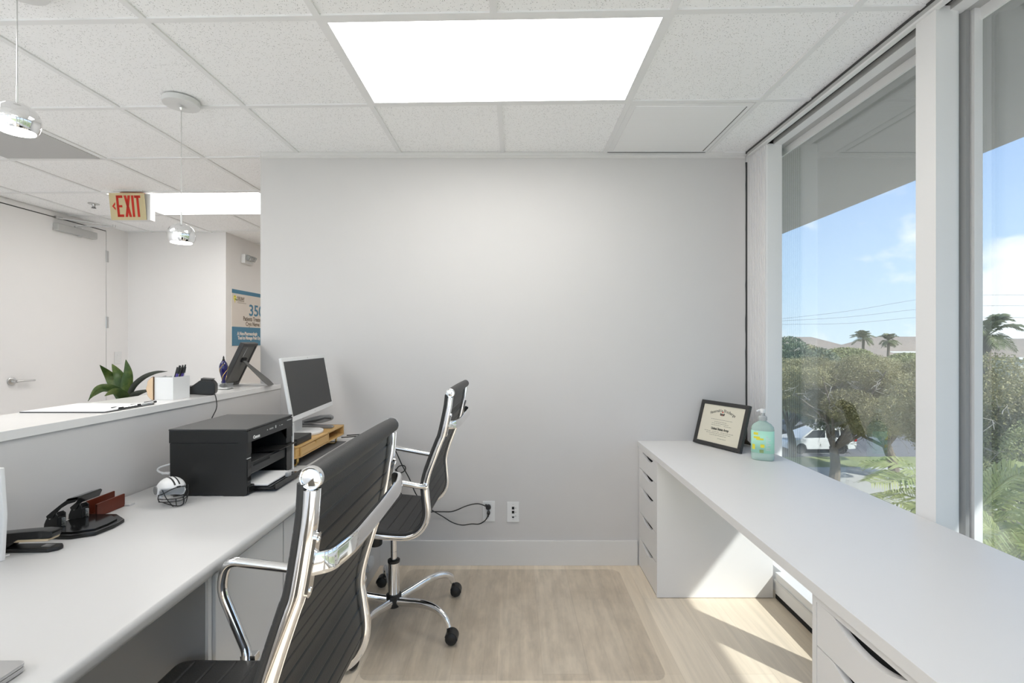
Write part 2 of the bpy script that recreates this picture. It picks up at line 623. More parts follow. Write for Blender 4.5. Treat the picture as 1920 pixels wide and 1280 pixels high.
def rrect(x0, y0, x1, y1, r, n=5):
    out = []
    for cx, cy, a0 in ((x1 - r, y1 - r, 0), (x0 + r, y1 - r, PI / 2), (x0 + r, y0 + r, PI), (x1 - r, y0 + r, 1.5 * PI)):
        for k in range(n + 1):
            a = a0 + PI / 2 * k / n
            out.append((cx + r * math.cos(a), cy + r * math.sin(a)))
    return out


def text_geo(txt, size, align='LEFT', ext=0.0004, shear=0.0, bold=0.0, sx=1.0):
    cu = bpy.data.curves.new('lettering', 'FONT')
    cu.body = txt
    cu.size = size
    cu.extrude = ext
    cu.offset = bold
    cu.shear = shear
    cu.align_x = align
    cu.resolution_u = 3
    ob = bpy.data.objects.new('lettering_source', cu)
    COL.objects.link(ob)
    dg = bpy.context.evaluated_depsgraph_get()
    dg.update()
    me = bpy.data.meshes.new_from_object(ob.evaluated_get(dg))
    vs = [(v.co.x * sx, v.co.y, v.co.z) for v in me.vertices]
    fs = [tuple(p.vertices) for p in me.polygons]
    bpy.data.objects.remove(ob)
    bpy.data.curves.remove(cu)
    bpy.data.meshes.remove(me)
    return vs, fs


def basis(x, y, z, o):
    m = Matrix.Identity(4)
    for i in range(3):
        m[i][0], m[i][1], m[i][2], m[i][3] = x[i], y[i], z[i], o[i]
    return m


def tri_fan(verts):
    return [tuple(range(len(verts)))]


def from_arrays(name, V, Fq, m, parent=None, loc=(0, 0, 0), smooth=False):
    me = bpy.data.meshes.new(name)
    nv, nf = len(V), len(Fq)
    k = Fq.shape[1]
    me.vertices.add(nv)
    me.vertices.foreach_set('co', np.asarray(V, dtype=np.float32).ravel())
    me.loops.add(nf * k)
    me.loops.foreach_set('vertex_index', np.asarray(Fq, dtype=np.int32).ravel())
    me.polygons.add(nf)
    me.polygons.foreach_set('loop_start', np.arange(0, nf * k, k, dtype=np.int32))
    me.polygons.foreach_set('loop_total', np.full(nf, k, dtype=np.int32))
    me.update(calc_edges=True)
    me.materials.append(m)
    return link(name, me, parent, loc)


# ---------------------------------------------------------------- room shell
ZC = 2.459
YB = 2.83          # face of the plain wall
XL = -3.98         # door wall
XF = -2.97         # poster wall
YF = 4.885
YREAR = -1.75
XR = 1.385         # inner face of the window wall
XG = 1.53          # glass
ZS = 2.425

struct(MB().box(XL - .15, YREAR, -0.12, 1.56, 7.0, 0.0).build('floor', M['floor']))
struct(MB().box(XL, YREAR, 0.0, -1.64, YF, 0.003).build('floor_lobby_bounce', M['lobbybounce']))  # unseen pale floor added to bounce light up into the lobby
ceil = struct(MB().box(XL - .15, YREAR, ZC, XR - 0.008, 7.0, ZC + .12).build('ceiling', M['tile']))

# T-bar grid, rows run very slightly askew as in the photo
g = MB()
rows = [-2.65, -2.04, -1.43, -0.82, -0.205, 0.405, 1.018, 1.628, 2.238, 2.86, 3.50, 4.145, 4.76, 5.37, 5.98, 6.59]
cols = [-3.731, -3.121, -2.511, -1.901, -1.291, -0.681, -0.071, 0.539, 1.149]
SK = -0.024
hw = 0.012


def rowy(r, x):
    return r + SK * x


for r in rows[2:]:
    x0, x1 = XL, XR - 0.008
    g.add([(x0, rowy(r, x0) - hw, ZC - .006), (x1, rowy(r, x1) - hw, ZC - .006), (x1, rowy(r, x1) + hw, ZC - .006), (x0, rowy(r, x0) + hw, ZC - .006),
           (x0, rowy(r, x0) - hw, ZC + .002), (x1, rowy(r, x1) - hw, ZC + .002), (x1, rowy(r, x1) + hw, ZC + .002), (x0, rowy(r, x0) + hw, ZC + .002)],
          [(0, 3, 2, 1), (4, 5, 6, 7), (0, 1, 5, 4), (1, 2, 6, 5), (2, 3, 7, 6), (3, 0, 4, 7)])
LIGHTS = [(5, 7), ]
for ci, c in enumerate(cols):
    if ci == 6:      # the middle bar stops at the big light panel
        segs = [(YREAR, rowy(rows[3], 0)), (rowy(rows[4], 0), rowy(rows[7], 0)), (rowy(rows[8], 0), 7.0)]
    elif ci == 2:
        segs = [(YREAR, rowy(rows[3], -2.5)), (rowy(rows[4], -2.5), rowy(rows[10], -2.5)), (rowy(rows[11], -2.5), 7.0)]
    else:
        segs = [(YREAR, 7.0)]
    for a, b in segs:
        g.box(c - hw, a, ZC - .0062, c + hw, b, ZC + .002)
g.build('ceiling_grid', M['grid'], ceil)

# plain wall the desks run up to, and wall moulding at the ceiling
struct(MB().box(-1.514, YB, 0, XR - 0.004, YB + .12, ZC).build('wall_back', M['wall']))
t = MB()
t.prism([(YB - .012, ZC - .001), (YB - .012, ZC - .022), (YB - .006, ZC - .026), (YB - .006, ZC - .032), (YB, ZC - .034), (YB, ZC - .001)], 'x', -1.505, XR - 0.006)
struct(t.build('trim_1', M['trimw']))
struct(MB().box(-0.80, YB - .013, 0, 0.735, YB, 0.148, bev=.003).build('baseboard_back', M['trimw']))
# rest of the building
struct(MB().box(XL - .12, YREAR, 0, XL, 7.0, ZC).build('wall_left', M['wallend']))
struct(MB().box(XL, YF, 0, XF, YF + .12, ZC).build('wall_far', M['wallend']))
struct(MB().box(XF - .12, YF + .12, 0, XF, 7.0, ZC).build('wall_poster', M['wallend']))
struct(MB().box(XF, 6.9, 0, 1.39, 7.0, ZC).build('wall_end', M['wall']))
# unseen rear side of the office, glazing added to let in more daylight
rw = MB()
rw.box(XL - .12, YREAR - .12, 0, 1.56, YREAR, .12)
for x_ in (XL - .12, -2.62, -1.28, .06, 1.39):
    rw.box(x_, YREAR - .12, .12, x_ + .07, YREAR, ZC)
rw.box(XL - .12, YREAR - .12, 2.40, 1.56, YREAR, ZC + .12)
rwo = struct(rw.build('window_rear_added', M['mull']))
MB().box(XL - .05, YREAR - .066, .10, 1.42, YREAR - .06, 2.42).build('glass_pane', M['glassc'], rwo)

# window wall ------------------------------------------------------------
PIERS = [(1.557, 1.635), (0.494, 0.572), (-0.57, -0.492)]
struct(MB().box(1.39, 2.80, 0, 1.56, 7.0, ZC + .12).box(1.39, YREAR, 0, 1.56, -1.556, ZC + .12).build('wall_right', M['mull']))
struct(MB().box(1.355, -1.556, 0.025, 1.58, 2.462, 0.137, bev=.003).box(1.395, -1.556, 0, 1.58, 2.80, 0.13).build('wall_curb', M['mull']))
c = MB()
c.box(1.347, -1.556, 0.092, 1.357, 2.462, 0.10)
struct(c.build('trim_2', M['trimw']))
struct(MB().box(1.3575, -1.556, 0.0, 1.40, 2.462, 0.024).build('trim_3', M['dark']))

p = MB()
p.box(1.40, 2.62, 0.13, 1.480, 2.80, ZS)
o = struct(p.build('trim_10', M['mull']))
# ribbed strip on the room side of the corner post, vertical flutes
r = MB()
nf = 9
poly = [(1.402, 2.80)]
for i in range(nf):
    y1 = 2.80 - (2.80 - 2.625) * (i + .10) / nf
    y2 = 2.80 - (2.80 - 2.625) * (i + .75) / nf
    y3 = 2.80 - (2.80 - 2.625) * (i + .95) / nf
    poly += [(1.3905, y1), (1.3905, y2), (1.3965, y2), (1.3965, y3)]
poly += [(1.3905, 2.622), (1.402, 2.62)]
r.prism(poly, 'z', 0.15, ZS - .004)
r.build('ribbed_strip', M['mull'], o)
r = MB()
r.prism([(2.871 - x, y) for x, y in poly], 'z', 0.15, ZS - .004)
r.build('ribbed_strip', M['alu'], o)


def window(name, y0, y1):
    """aluminium frame + glass filling the bay between two piers"""
    f = MB()
    z0, z1 = 0.13, 2.385
    f.box(XG - .014, y0 + .02, z0, XG + .003, y1 - (.02 if y1 < 2 else 0), z0 + .05)
    f.box(XG - .006, y0 + .012, z1, XG + .003, y1 - (.006 if y1 < 2 else 0), ZS + .03)
    f.box(XG - .024, y0 - .012, z0, XG + .003, y0 + .012, ZS)
    if y1 < 2:
        f.box(XG - .024, y1 - .006, z0, XG + .003, y1 + .012, ZS)
    fr = struct(f.build(name, M['mull']))
    MB().box(XG + .004, y0 - .03, z0 + .02, XG + .010, y1 + (.03 if y1 < 2 else -.002), z1 + .03).build('glass_pane', M['glass'], fr)
    return fr


window('window_2', 1.635, 2.80)
window('window_3', 0.572, 1.557)
window('window_4', -0.492, 0.494)
window('window_5', -1.556, -0.57)
for i, (a, b) in enumerate(PIERS):
    m_ = MB()
    prof = [(XR, b), (XR, a), (1.448, a)]
    for k in range(1, 8):
        an = k / 7 * PI / 2
        prof.append((1.448 + .030 * math.sin(an), a + .030 * (1 - math.cos(an))))
    prof += [(1.478, b)]
    m_.prism(prof, 'z', 0.13, ZS + .01)
    po = struct(m_.build('trim_%d' % (4 + i), M['mull']))
    gk = MB()
    gk.prism([(1.476, a + .02), (1.486, a + .004), (1.497, a + .002), (1.507, a + .012), (1.520, a + .02), (1.520, b - .004), (1.476, b - .004)], 'z', 0.13, ZS, bev=.002)
    gk.build('weather_gasket', M['gasketg'], po)

# head of the windows: blind channel, slot and frame strips
h = MB()
h.box(XR - .008, -1.556, ZS, XR + .012, YB - .03, ZC + .1)
h.box(1.432, -1.556, ZS - .004, 1.482, 2.62, ZC + .02)
hd = struct(h.build('trim_7', M['alu']))
MB().box(1.433, -1.556, ZS - .006, 1.481, 2.62, ZS - .003).build('blind_rail', M['mull'], hd)
MB().box(XR - .0085, -1.556, ZS - .002, XR + .0125, YB - .03, ZS + .006).build('fascia_lip', M['mull'], hd)
MB().box(1.482, -1.556, ZS - .002, XG - .002, 2.80, ZC + .1).build('frame_head', M['alu'], hd)
MB().box(1.397, -1.556, ZS + .02, 1.432, 2.80, ZC + .1).build('blind_slot', M['gasket'], hd)
MB().box(XR - .010, -1.556, ZC - .012, XR - .004, YB, ZC - .002).build('shadow_reveal', M['gasket'], hd)
# cracked joint between wall and corner post
cr = MB()
pts = []
for i in range(26):
    z = 0.74 + i * (2.40 - 0.74) / 25
    pts.append((1.3815 - (.001 if i % 3 else -.002) + random.uniform(-.0015, .0015), z))
poly = pts + [(1.392, 2.40), (1.392, 0.74)]
cr.prism(poly, 'y', YB - .004, YB + .02)
struct(cr.build('trim_8', M['gasket']))
struct(MB().box(1.384, YB + .0, 0, 1.392, YB + .1, ZC).build('trim_9', M['mull']))

# eaves over the windows
struct(MB().box(1.56, YREAR - .12, 2.455, 2.80, 12, 2.80).box(-4.2, YREAR - .12, 2.60, 1.57, 12, 2.80).build('roof_overhang', M['soffit']))

# lobby door -------------------------------------------------------------
d = MB()
d.box(XL + .001, 3.66, 0.005, XL + .012, 4.61, 2.402, bev=.002)
door = struct(d.build('door_1', M['wallend']))
gp = MB()
gp.box(XL + .0005, 4.61, 0, XL + .004, 4.617, 2.410)
gp.box(XL + .0005, 3.50, 2.402, XL + .004, 4.617, 2.411)
gp.build('door_gap', M['gasket'], door)
fr = MB()
fr.box(XL, 4.617, 0, XL + .010, 4.69, ZC - .012)
fr.box(XL, 3.5, 2.411, XL + .010, 4.617, ZC - .012)
fr.build('door_frame', M['wallend'], door)
hb = MB()
hb.lathe([(0, 0), (.033, 0), (.033, .006), (.028, .010), (.012, .012), (.011, .045), (0, .045)], 24, basis((0, 1, 0), (0, 0, 1), (1, 0, 0), (XL + .012, 3.742, 1.017)))
hb.tube(fillet([(XL + .05, 3.742, 1.017), (XL + .055, 3.78, 1.018), (XL + .052, 3.885, 1.016)], .02), .009, 10, ry=.008)
hb.build('lever_handle', M['alum'], door)
for z in (2.16, 1.518, 0.918, 0.25):
    hn = MB()
    hn.tube([(XL + .014, 4.612, z - .055), (XL + .014, 4.612, z + .055)], .007, 8)
    hn.box(XL + .0125, 4.617, z - .055, XL + .014, 4.64, z + .055)
    hn.build('hinge', M['alum'], door)
cl = MB()
cl.box(XL + .012, 4.075, 2.29, XL + .065, 4.46, 2.352, bev=.008)
cl.lathe([(0, 0), (.016, 0), (.016, .012), (0, .012)], 16, Matrix.Translation((XL + .045, 4.30, 2.279)))
clo = cl.build('door_closer', M['alu'], door)
am = MB()
am.box(XL + .045, 4.24, 2.352, XL + .058, 4.30, 2.366)
am.sweep([(XL + .05, 4.25, 2.367), (XL + .30, 4.36, 2.385)], [(-.010, -.004), (.010, -.004), (.010, .004), (-.010, .004)])
am.sweep([(XL + .30, 4.36, 2.393), (XL + .02, 4.12, 2.402)], [(-.008, -.004), (.008, -.004), (.008, .004), (-.008, .004)])
am.lathe([(0, -.008), (.012, -.008), (.012, .014), (0, .014)], 12, Matrix.Translation((XL + .30, 4.36, 2.389)))
am.box(XL + .008, 4.09, 2.396, XL + .03, 4.15, 2.418)
am.build('closer_arm', M['alum'], clo)

sw = thing('light_switch', 'white rocker light switch plate on lobby wall beside the door', 'light switch', (XL + .001, 4.76, 1.17))
MB().box(0, -.042, -.06, .006, .042, .06, bev=.002).build('switch_plate', M['pw'], sw)
MB().box(.004, -.016, -.033, .010, .016, .033, bev=.002).build('rocker', M['pw'], sw)


def outlet(name, label, X, z, data=False):
    o = thing(name, label, 'outlet', (X, YB - .0005, z))
    MB().box(-.0365, -.006, -.06, .0365, 0, .06, bev=.0025).build('cover_plate', M['pw'], o)
    if not data:
        for s in (-1, 1):
            q = MB()
            q.prism(rrect(-.017, s * .02 - .014, .017, s * .02 + .014, .008), 'y', -.0075, -.004)
            q.build('socket', M['pw'], o)
    else:
        for zz in (.024, 0.0):
            MB().box(-.0075, -.0075, zz - .008, .0075, -.005, zz + .008).build('data_jack', M['dark'], o)
        q = MB()
        q.prism([(-.0075 + .015 * i / 8, -.026) for i in range(9)] + [(.0075 * math.cos(a), -.026 - .009 * math.sin(a)) for a in [PI * k / 8 for k in range(1, 8)]], 'y', -.0075, -.005)
        q.build('coax_jack', M['dark'], o)
        for zz in (.024, 0, -.024):
            MB().box(.012, -.0066, zz - .0015, .018, -.0055, zz + .0015).build('port_mark', M['ink'], o)
        for zz in (.045, -.042):
            MB().lathe([(0, 0), (.0028, 0), (.0028, .001), (0, .001)], 10, basis((1, 0, 0), (0, 0, 1), (0, -1, 0), (0, -.006, zz))).build('screw', M['alum'], o)
    return o


outlet('wall_outlet', 'white power outlet with two black plugs on the back wall', (916.5 - CX) / F * YB, CAMZ - (957.5 - CY) / F * YB)
outlet('data_outlet', 'white data wall plate with three black ports beside the power outlet', (962 - CX) / F * YB, CAMZ - (959 - CY) / F * YB, True)


# ---------------------------------------------------------------- ceiling fittings
def panel(x0, x1, r0, r1, label):
    y0, y1 = rows[r0], rows[r1]
    xc = (x0 + x1) / 2
    o = thing('ceiling_light', label, 'ceiling light', (xc, rowy((y0 + y1) / 2, xc), ZC), 0, 'recessed ceiling light panels')
    a, b = (x1 - x0) / 2 - hw, (y1 - y0) / 2 - hw
    fw = .013
    f = MB()

    def q(xa, ya, xb, yb, z0, z1):
        f.add([(xa, ya + SK * xa, z0), (xb, ya + SK * xb, z0), (xb, yb + SK * xb, z0), (xa, yb + SK * xa, z0), (xa, ya + SK * xa, z1), (xb, ya + SK * xb, z1), (xb, yb + SK * xb, z1), (xa, yb + SK * xa, z1)],
              [(0, 3, 2, 1), (4, 5, 6, 7), (0, 1, 5, 4), (1, 2, 6, 5), (2, 3, 7, 6), (3, 0, 4, 7)])
    q(-a, -b, a, -b + fw, -.006, -.0005)
    q(-a, b - fw, a, b, -.006, -.0005)
    q(-a, -b + fw, -a + fw, b - fw, -.006, -.0005)
    q(a - fw, -b + fw, a, b - fw, -.006, -.0005)
    f.build('light_frame', M['grid'], o)
    f.v, f.f = [], []
    q(-a + fw, -b + fw, a - fw, b - fw, -.0035, -.0005)
    f.build('diffuser', M['panel'], o)
    return o


panel(cols[5], cols[7], 7, 8, 'large glowing ceiling light panel in front of the plain back wall')
panel(cols[1], cols[3], 10, 11, 'glowing ceiling light panel over the lobby behind the red exit sign')
panel(cols[5], cols[7], 3, 4, 'added fill light panel over the floor between the near ends of the desks')  # unseen panel added behind the viewer to brighten the room
panel(cols[1], cols[3], 3, 4, 'added fill light panel over the near part of the lobby')  # second unseen panel, added as fill for the lobby
panel(cols[1], cols[3], 6, 7, 'ceiling light panel of the lobby level with the near pendant lamp')
panel(cols[3], cols[5], 13, 14, 'added fill light panel in the hallway hidden behind the back wall')  # out-of-view panel added to light the hallway and poster wall

# supply diffuser
xc, yc = (cols[7] + cols[8]) / 2, rowy((rows[8] + rows[9]) / 2, .84)
sd = thing('air_diffuser', 'white slotted square air diffuser in the ceiling by the window', 'air vent', (xc, yc - .006, ZC))
MB().box(-.292, -.288, -.005, .292, .288, -.0005, bev=.001).build('diffuser_frame', M['grid'], sd)
MB().box(-.262, -.262, -.008, .262, .278, -.004).build('slotted_plate', M['diffus'], sd)
q = MB()
for i in range(46):
    y = -.255 + i * .0115
    q.box(.266, y, -.0056, .272, y + .007, -.0046)
q.build('perforation_row', M['dark'], sd)
q = MB()
q.box(-.29, .288, -.0058, .29, .294, -.004)
q.build('shadow_gap', M['gasket'], sd)
# return grille
xc, yc = (cols[1] + cols[2]) / 2, rowy((rows[8] + rows[9]) / 2, -2.8)
rg = thing('return_grille', 'grey louvred return air grille in ceiling beside the near pendant', 'air vent', (xc, yc, ZC))
MB().box(-.293, -.297, -.006, .293, .297, -.0005).build('grille_frame', M['grid'], rg)
MB().box(-.282, -.286, -.0085, .282, .286, -.004).build('louvre_grille', M['louvre'], rg)

# sprinkler
sp = thing('sprinkler_head', 'small chrome sprinkler head in lobby ceiling left of the exit sign', 'sprinkler', (-3.44, 3.88, ZC))
MB().lathe([(.038, 0), (.038, -.004), (.014, -.006), (.010, -.02), (.013, -.022), (.013, -.025), (0, -.027)], 20).build('escutcheon', M['alum'], sp)
MB().lathe([(0, -.034), (.016, -.033), (.016, -.036), (0, -.036)], 14).tube([(.007, 0, -.02), (.007, 0, -.035)], .0025, 6).tube([(-.007, 0, -.02), (-.007, 0, -.035)], .0025, 6).build('deflector', M['charc'], sp)

# exit sign
ex = thing('exit_sign', 'cream exit sign with red EXIT letters hanging from the lobby ceiling', 'exit sign', (-2.882, 3.56, ZC))
W, H = .275, .196
MB().box(-W / 2, .005, -.02 - H, W / 2 - .02, .055, -.018, bev=.003).box(W / 2 - .03, .0, -.02 - H, W / 2 + .012, .05, -.018, bev=.003).build('sign_housing', M['pw'], ex)
can = MB()
can.prism([(-.09, -.006), (.09, -.006), (.06, -.019), (-.06, -.019)], 'y', .005, .05, bev=.002)
can.build('canopy_lens', M['signorange'], ex)
can = MB()
can.box(-.11, -.03, -.0075, .11, .07, -.0002, bev=.002)
can.build('canopy_plate', M['pw'], ex)
# face plate leaning out at the top
fx = basis((1, 0, 0), (0, math.sin(.13) * -1, math.cos(.13)), (0, -math.cos(.13), -math.sin(.13)), (0, -.002, -.02 - H))
MB().box(-W / 2, 0, 0, W / 2 - .012, H, .004, bev=.001, mtx=fx).build('sign_face', M['signface'], ex)
lt = MB()


def ltr(polys):
    for pl in polys:
        lt.prism(pl, 'z', .0035, .006, mtx=fx)


h0, h1 = .022, .178
x = -.084
ltr([[(x, h0), (x + .016, h0), (x + .016, h1), (x, h1)], [(x, h1 - .018), (x + .047, h1 - .018), (x + .047, h1), (x, h1)], [(x, .092), (x + .040, .092), (x + .040, .108), (x, .108)], [(x, h0), (x + .047, h0), (x + .047, h0 + .018), (x, h0 + .018)]])
x = -.026
ltr([[(x, h0), (x + .017, h0), (x + .047, h1), (x + .030, h1)], [(x + .030, h0), (x + .047, h0), (x + .017, h1), (x, h1)]])
x = .029
ltr([[(x, h0), (x + .016, h0), (x + .016, h1), (x, h1)]])
x = .052
ltr([[(x + .014, h0), (x + .030, h0), (x + .030, h1), (x + .014, h1)], [(x, h1 - .018), (x + .044, h1 - .018), (x + .044, h1), (x, h1)]])
ltr([[(-.096, .128), (-.096, .112), (-.106, .100), (-.096, .088), (-.096, .072), (-.119, .100)]])
lt.build('exit_lettering', M['signred'], ex)

# emergency light on the poster wall
el = thing('emergency_light', 'white twin-head emergency light high on the wall above the poster', 'emergency light', (XF, 5.24, 2.235))
MB().box(0, -.085, -.05, .045, .085, .05, bev=.008).build('light_body', M['pw'], el)
for s in (-1, 1):
    q = MB()
    q.box(-.02, -.03, -.026, .02, .03, .026, bev=.004, mtx=Matrix.Translation((.065, s * .04, .012)) @ Euler((0, .5, 0)).to_matrix().to_4x4())
    q.build('lamp_head', M['clearp'], el)
for i in range(4):
    MB().box(.046, -.055 + i * .03, -.015, .088, -.045 + i * .03, .035).build('reflector_bar', M['strip'], el)


# poster
def poster():
    y0, y1, z0, z1 = 4.98, 5.88, 1.287, 1.886
    o = thing('wall_poster_board', 'blue and cream printed poster on the wall beyond the counter', 'poster', (XF + .0005, y0, z0))
    Wd, Hh = y1 - y0, z1 - z0
    MB().box(0, 0, 0, .005, Wd, Hh).build('poster_sheet', M['postw'], o)
    b = MB()
    b.box(.0045, 0, 0, .0062, Wd, 1.489 - z0)
    b.box(.0045, 0, Hh - .042, .0062, Wd, Hh)
    b.build('blue_band', M['blue'], o)

    def put(mb, txt, size, Y, Z, **k):
        v, f = text_geo(txt, size, **k)
        mb.add(v, f, basis((0, 1, 0), (0, 0, 1), (1, 0, 0), (.0066, Y - y0, Z - z0)))
    t1 = MB()
    put(t1, '350+', .176, 5.295, 1.622, bold=.003, sx=1.16)
    t1.build('poster_number', M['blue'], o)
    t2 = MB()
    put(t2, 'Patients Treated', .066, 5.185, 1.562, bold=.0012, sx=.86)
    put(t2, 'Cryo Nerve Block', .066, 5.235, 1.505, bold=.0012, sx=.86)
    put(t2, 'DELRAY', .052, 5.075, 1.778, bold=.0008, sx=.72)
    t2.box(.006, .098, 1.765 - z0, .007, .225, 1.770 - z0)
    t2.box(.006, .098, 1.748 - z0, .007, .265, 1.751 - z0)
    t2.build('poster_text', M['tan'], o)
    t3 = MB()
    put(t3, 'A Non-Pharmacologic', .050, 5.075, 1.402, bold=.0022, sx=.88)
    put(t3, 'Tool to Manage Post Op', .050, 5.085, 1.355, bold=.0022, sx=.88)
    t3.build('band_text', M['postw'], o)
    lg = MB()
    for k in range(6):
        a = k * PI / 3 + .3
        c = (.052 + .017 * math.cos(a), 1.795 - z0 + .020 * math.sin(a))
        lg.prism([(c[0] + .011 * math.cos(b), c[1] + .010 * math.sin(b)) for b in [PI * 2 * i / 8 for i in range(8)]], 'x', .006, .007)
    lg.prism([(.049, 1.745 - z0), (.055, 1.745 - z0), (.055, 1.79 - z0), (.049, 1.79 - z0)], 'x', .006, .0072)
    lg.build('poster_emblem', M['yellow'], o)
    l2 = MB()
    for k in range(3):
        c = (.062 + .01 * k, 1.783 - z0 - .004 * k)
        l2.prism([(c[0] + .011 * math.cos(b), c[1] + .007 * math.sin(b)) for b in [PI * 2 * i / 8 for i in range(8)]], 'x', .0068, .0078)
    l2.build('emblem_leaf', M['green'], o)


poster()


# pendants
def pendant(Y, z, label):
    X = -1.547
    o = thing('pendant_lamp', label, 'pendant lamp', (X, Y, ZC - .0062), 0, 'chrome pendant lamps over the counter')
    dz = z - (ZC - .0062)
    MB().lathe([(0, 0), (.074, 0), (.075, -.022), (.0735, -.0245), (0, -.0245)], 40).build('canopy', M['canopy'], o)
    MB().lathe([(.004, -.024), (.006, -.03), (.0085, -.036), (.006, -.043), (.002, -.047)], 14).build('cord_grip', M['chrome'], o)
    MB().tube([(0, 0, -.045), (0, 0, dz + .10)], .0016, 8).build('rod', M['alum'], o)
    MB().tube([(0, 0, dz + .042), (0, 0, dz + .102)], .0032, 10).build('rod_sleeve', M['pw'], o)
    pr = [(.010, .046), (.022, .044), (.036, .037), (.047, .026), (.054, .012), (.0565, -.004), (.055, -.020), (.050, -.034), (.0455, -.041), (.0435, -.041), (.046, -.030), (.048, -.015)]
    MB().lathe([(r_, zz + dz) for r_, zz in pr], 48).build('globe_shade', M['chrome'], o)
    MB().lathe([(0, dz - .037), (.0435, dz - .0375), (.0425, dz - .0425), (0, dz - .046)], 40).build('lamp_lens', M['bulb'], o)
    return o


pendant(1.476, 2.026, 'chrome globe pendant lamp nearest the viewer, cut by the photo edge')
pendant(2.204, 1.832, 'chrome globe pendant lamp hanging lower, near the plain back wall')


# ---------------------------------------------------------------- left: counter wall, counter, desk
CS = .029


def cx(Y, off=0.0):
    """counter front line, slightly askew"""
    return -1.390 - CS * (YB - Y) + off


y0, y1 = -1.1, YB
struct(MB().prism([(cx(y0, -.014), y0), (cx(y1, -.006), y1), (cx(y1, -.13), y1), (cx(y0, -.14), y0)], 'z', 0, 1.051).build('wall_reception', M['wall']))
ct = MB()
ct.prism([(cx(y0), y0), (cx(y1) - .0, y1 - .001), (-1.515, y1 - .001), (-1.518, y1 + .03), (cx(y1, -.335), y1 + .03), (cx(y0, -.335), y0)], 'z', 1.0515, 1.080, bev=.002)
tag(ct.build('transaction_counter', M['quartz']), 'long white quartz transaction counter on the low wall above left desk', 'counter')

DZ = .762
XD = -.772
dk = thing('reception_desk', 'long white reception desk top with rounded front edge', 'desk', (XD, 1.0, 0))
sec = [(-.70, DZ), (-.024, DZ)]
for k in range(1, 7):
    a = PI / 2 * (1 - k / 6)
    sec.append((-.014 + .014 * math.cos(a), DZ - .014 + .014 * math.sin(a)))
sec += [(-.0005, DZ - .024), (-.004, DZ - .033), (-.010, DZ - .0375), (-.70, DZ - .0375)]
m_ = MB()
bmv = MB()
# top outline follows the slightly skewed wall at the back
A = [(a, z) for a, z in sec]
vs = []
for Y in (-1.1 - 1.0, YB - .002 - 1.0):
    back = cx(Y + 1.0, -.003) - XD
    for a, z in A:
        vs.append((back if a == -.70 else a, Y, z))
k = len(A)
fs = [tuple(range(k)), tuple(range(2 * k - 1, k - 1, -1))] + [(i, (i + 1) % k, k + (i + 1) % k, k + i) for i in range(k)]
m_.add(vs, fs)
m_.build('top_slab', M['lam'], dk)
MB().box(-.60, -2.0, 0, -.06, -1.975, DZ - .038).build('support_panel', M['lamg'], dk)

XC = -.80
cab = thing('desk_cabinet', 'white two-door base cabinet under the reception desk behind near chair', 'cabinet', (XC, 1.245, 0))
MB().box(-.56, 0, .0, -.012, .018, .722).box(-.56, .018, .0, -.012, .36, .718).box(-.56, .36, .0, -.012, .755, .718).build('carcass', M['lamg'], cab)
for a, b in ((.02, .388), (.394, .752)):
    MB().box(-.014, a, .04, .004, b, .712, bev=.0015).build('cabinet_door', M['lam'], cab)
MB().box(-.018, .001, .0, -.004, .0165, .722).build('edge_strip', M['lam'], cab)
MB().box(-.05, .02, 0, -.03, .755, .04).build('plinth', M['lam'], cab)
cab2 = thing('drawer_cabinet', 'white drawer cabinet under the reception desk against the back wall', 'cabinet', (XC, 2.522, 0))
MB().box(-.54, 0, 0, -.012, .302, .720).build('carcass', M['lam'], cab2)
for a, b in ((.0, .21), (.214, .46), (.464, .712)):
    dr = MB()
    dr.box(-.014, .003, a + .002, .004, .302, b, bev=.0015)
    dro = dr.build('drawer', M['lam'], cab2)
    zz = (a + b) / 2 + .045
    hd = MB()
    hd.prism([(.004, zz), (.020, zz - .004), (.026, zz - .02), (.026, zz - .05), (.004, zz - .05)], 'y', .006, .105, bev=.002)
    hd.build('drawer_pull', M['pw'], dro)

# ---------------------------------------------------------------- right desk
RZ = .74
rd = MB()
rd.box(.735, -1.2, .7105, 1.378, YB - .002, RZ, bev=.0015)
tag(rd.build('window_desk', M['lamr']), 'long white desk top running along the windows', 'desk')


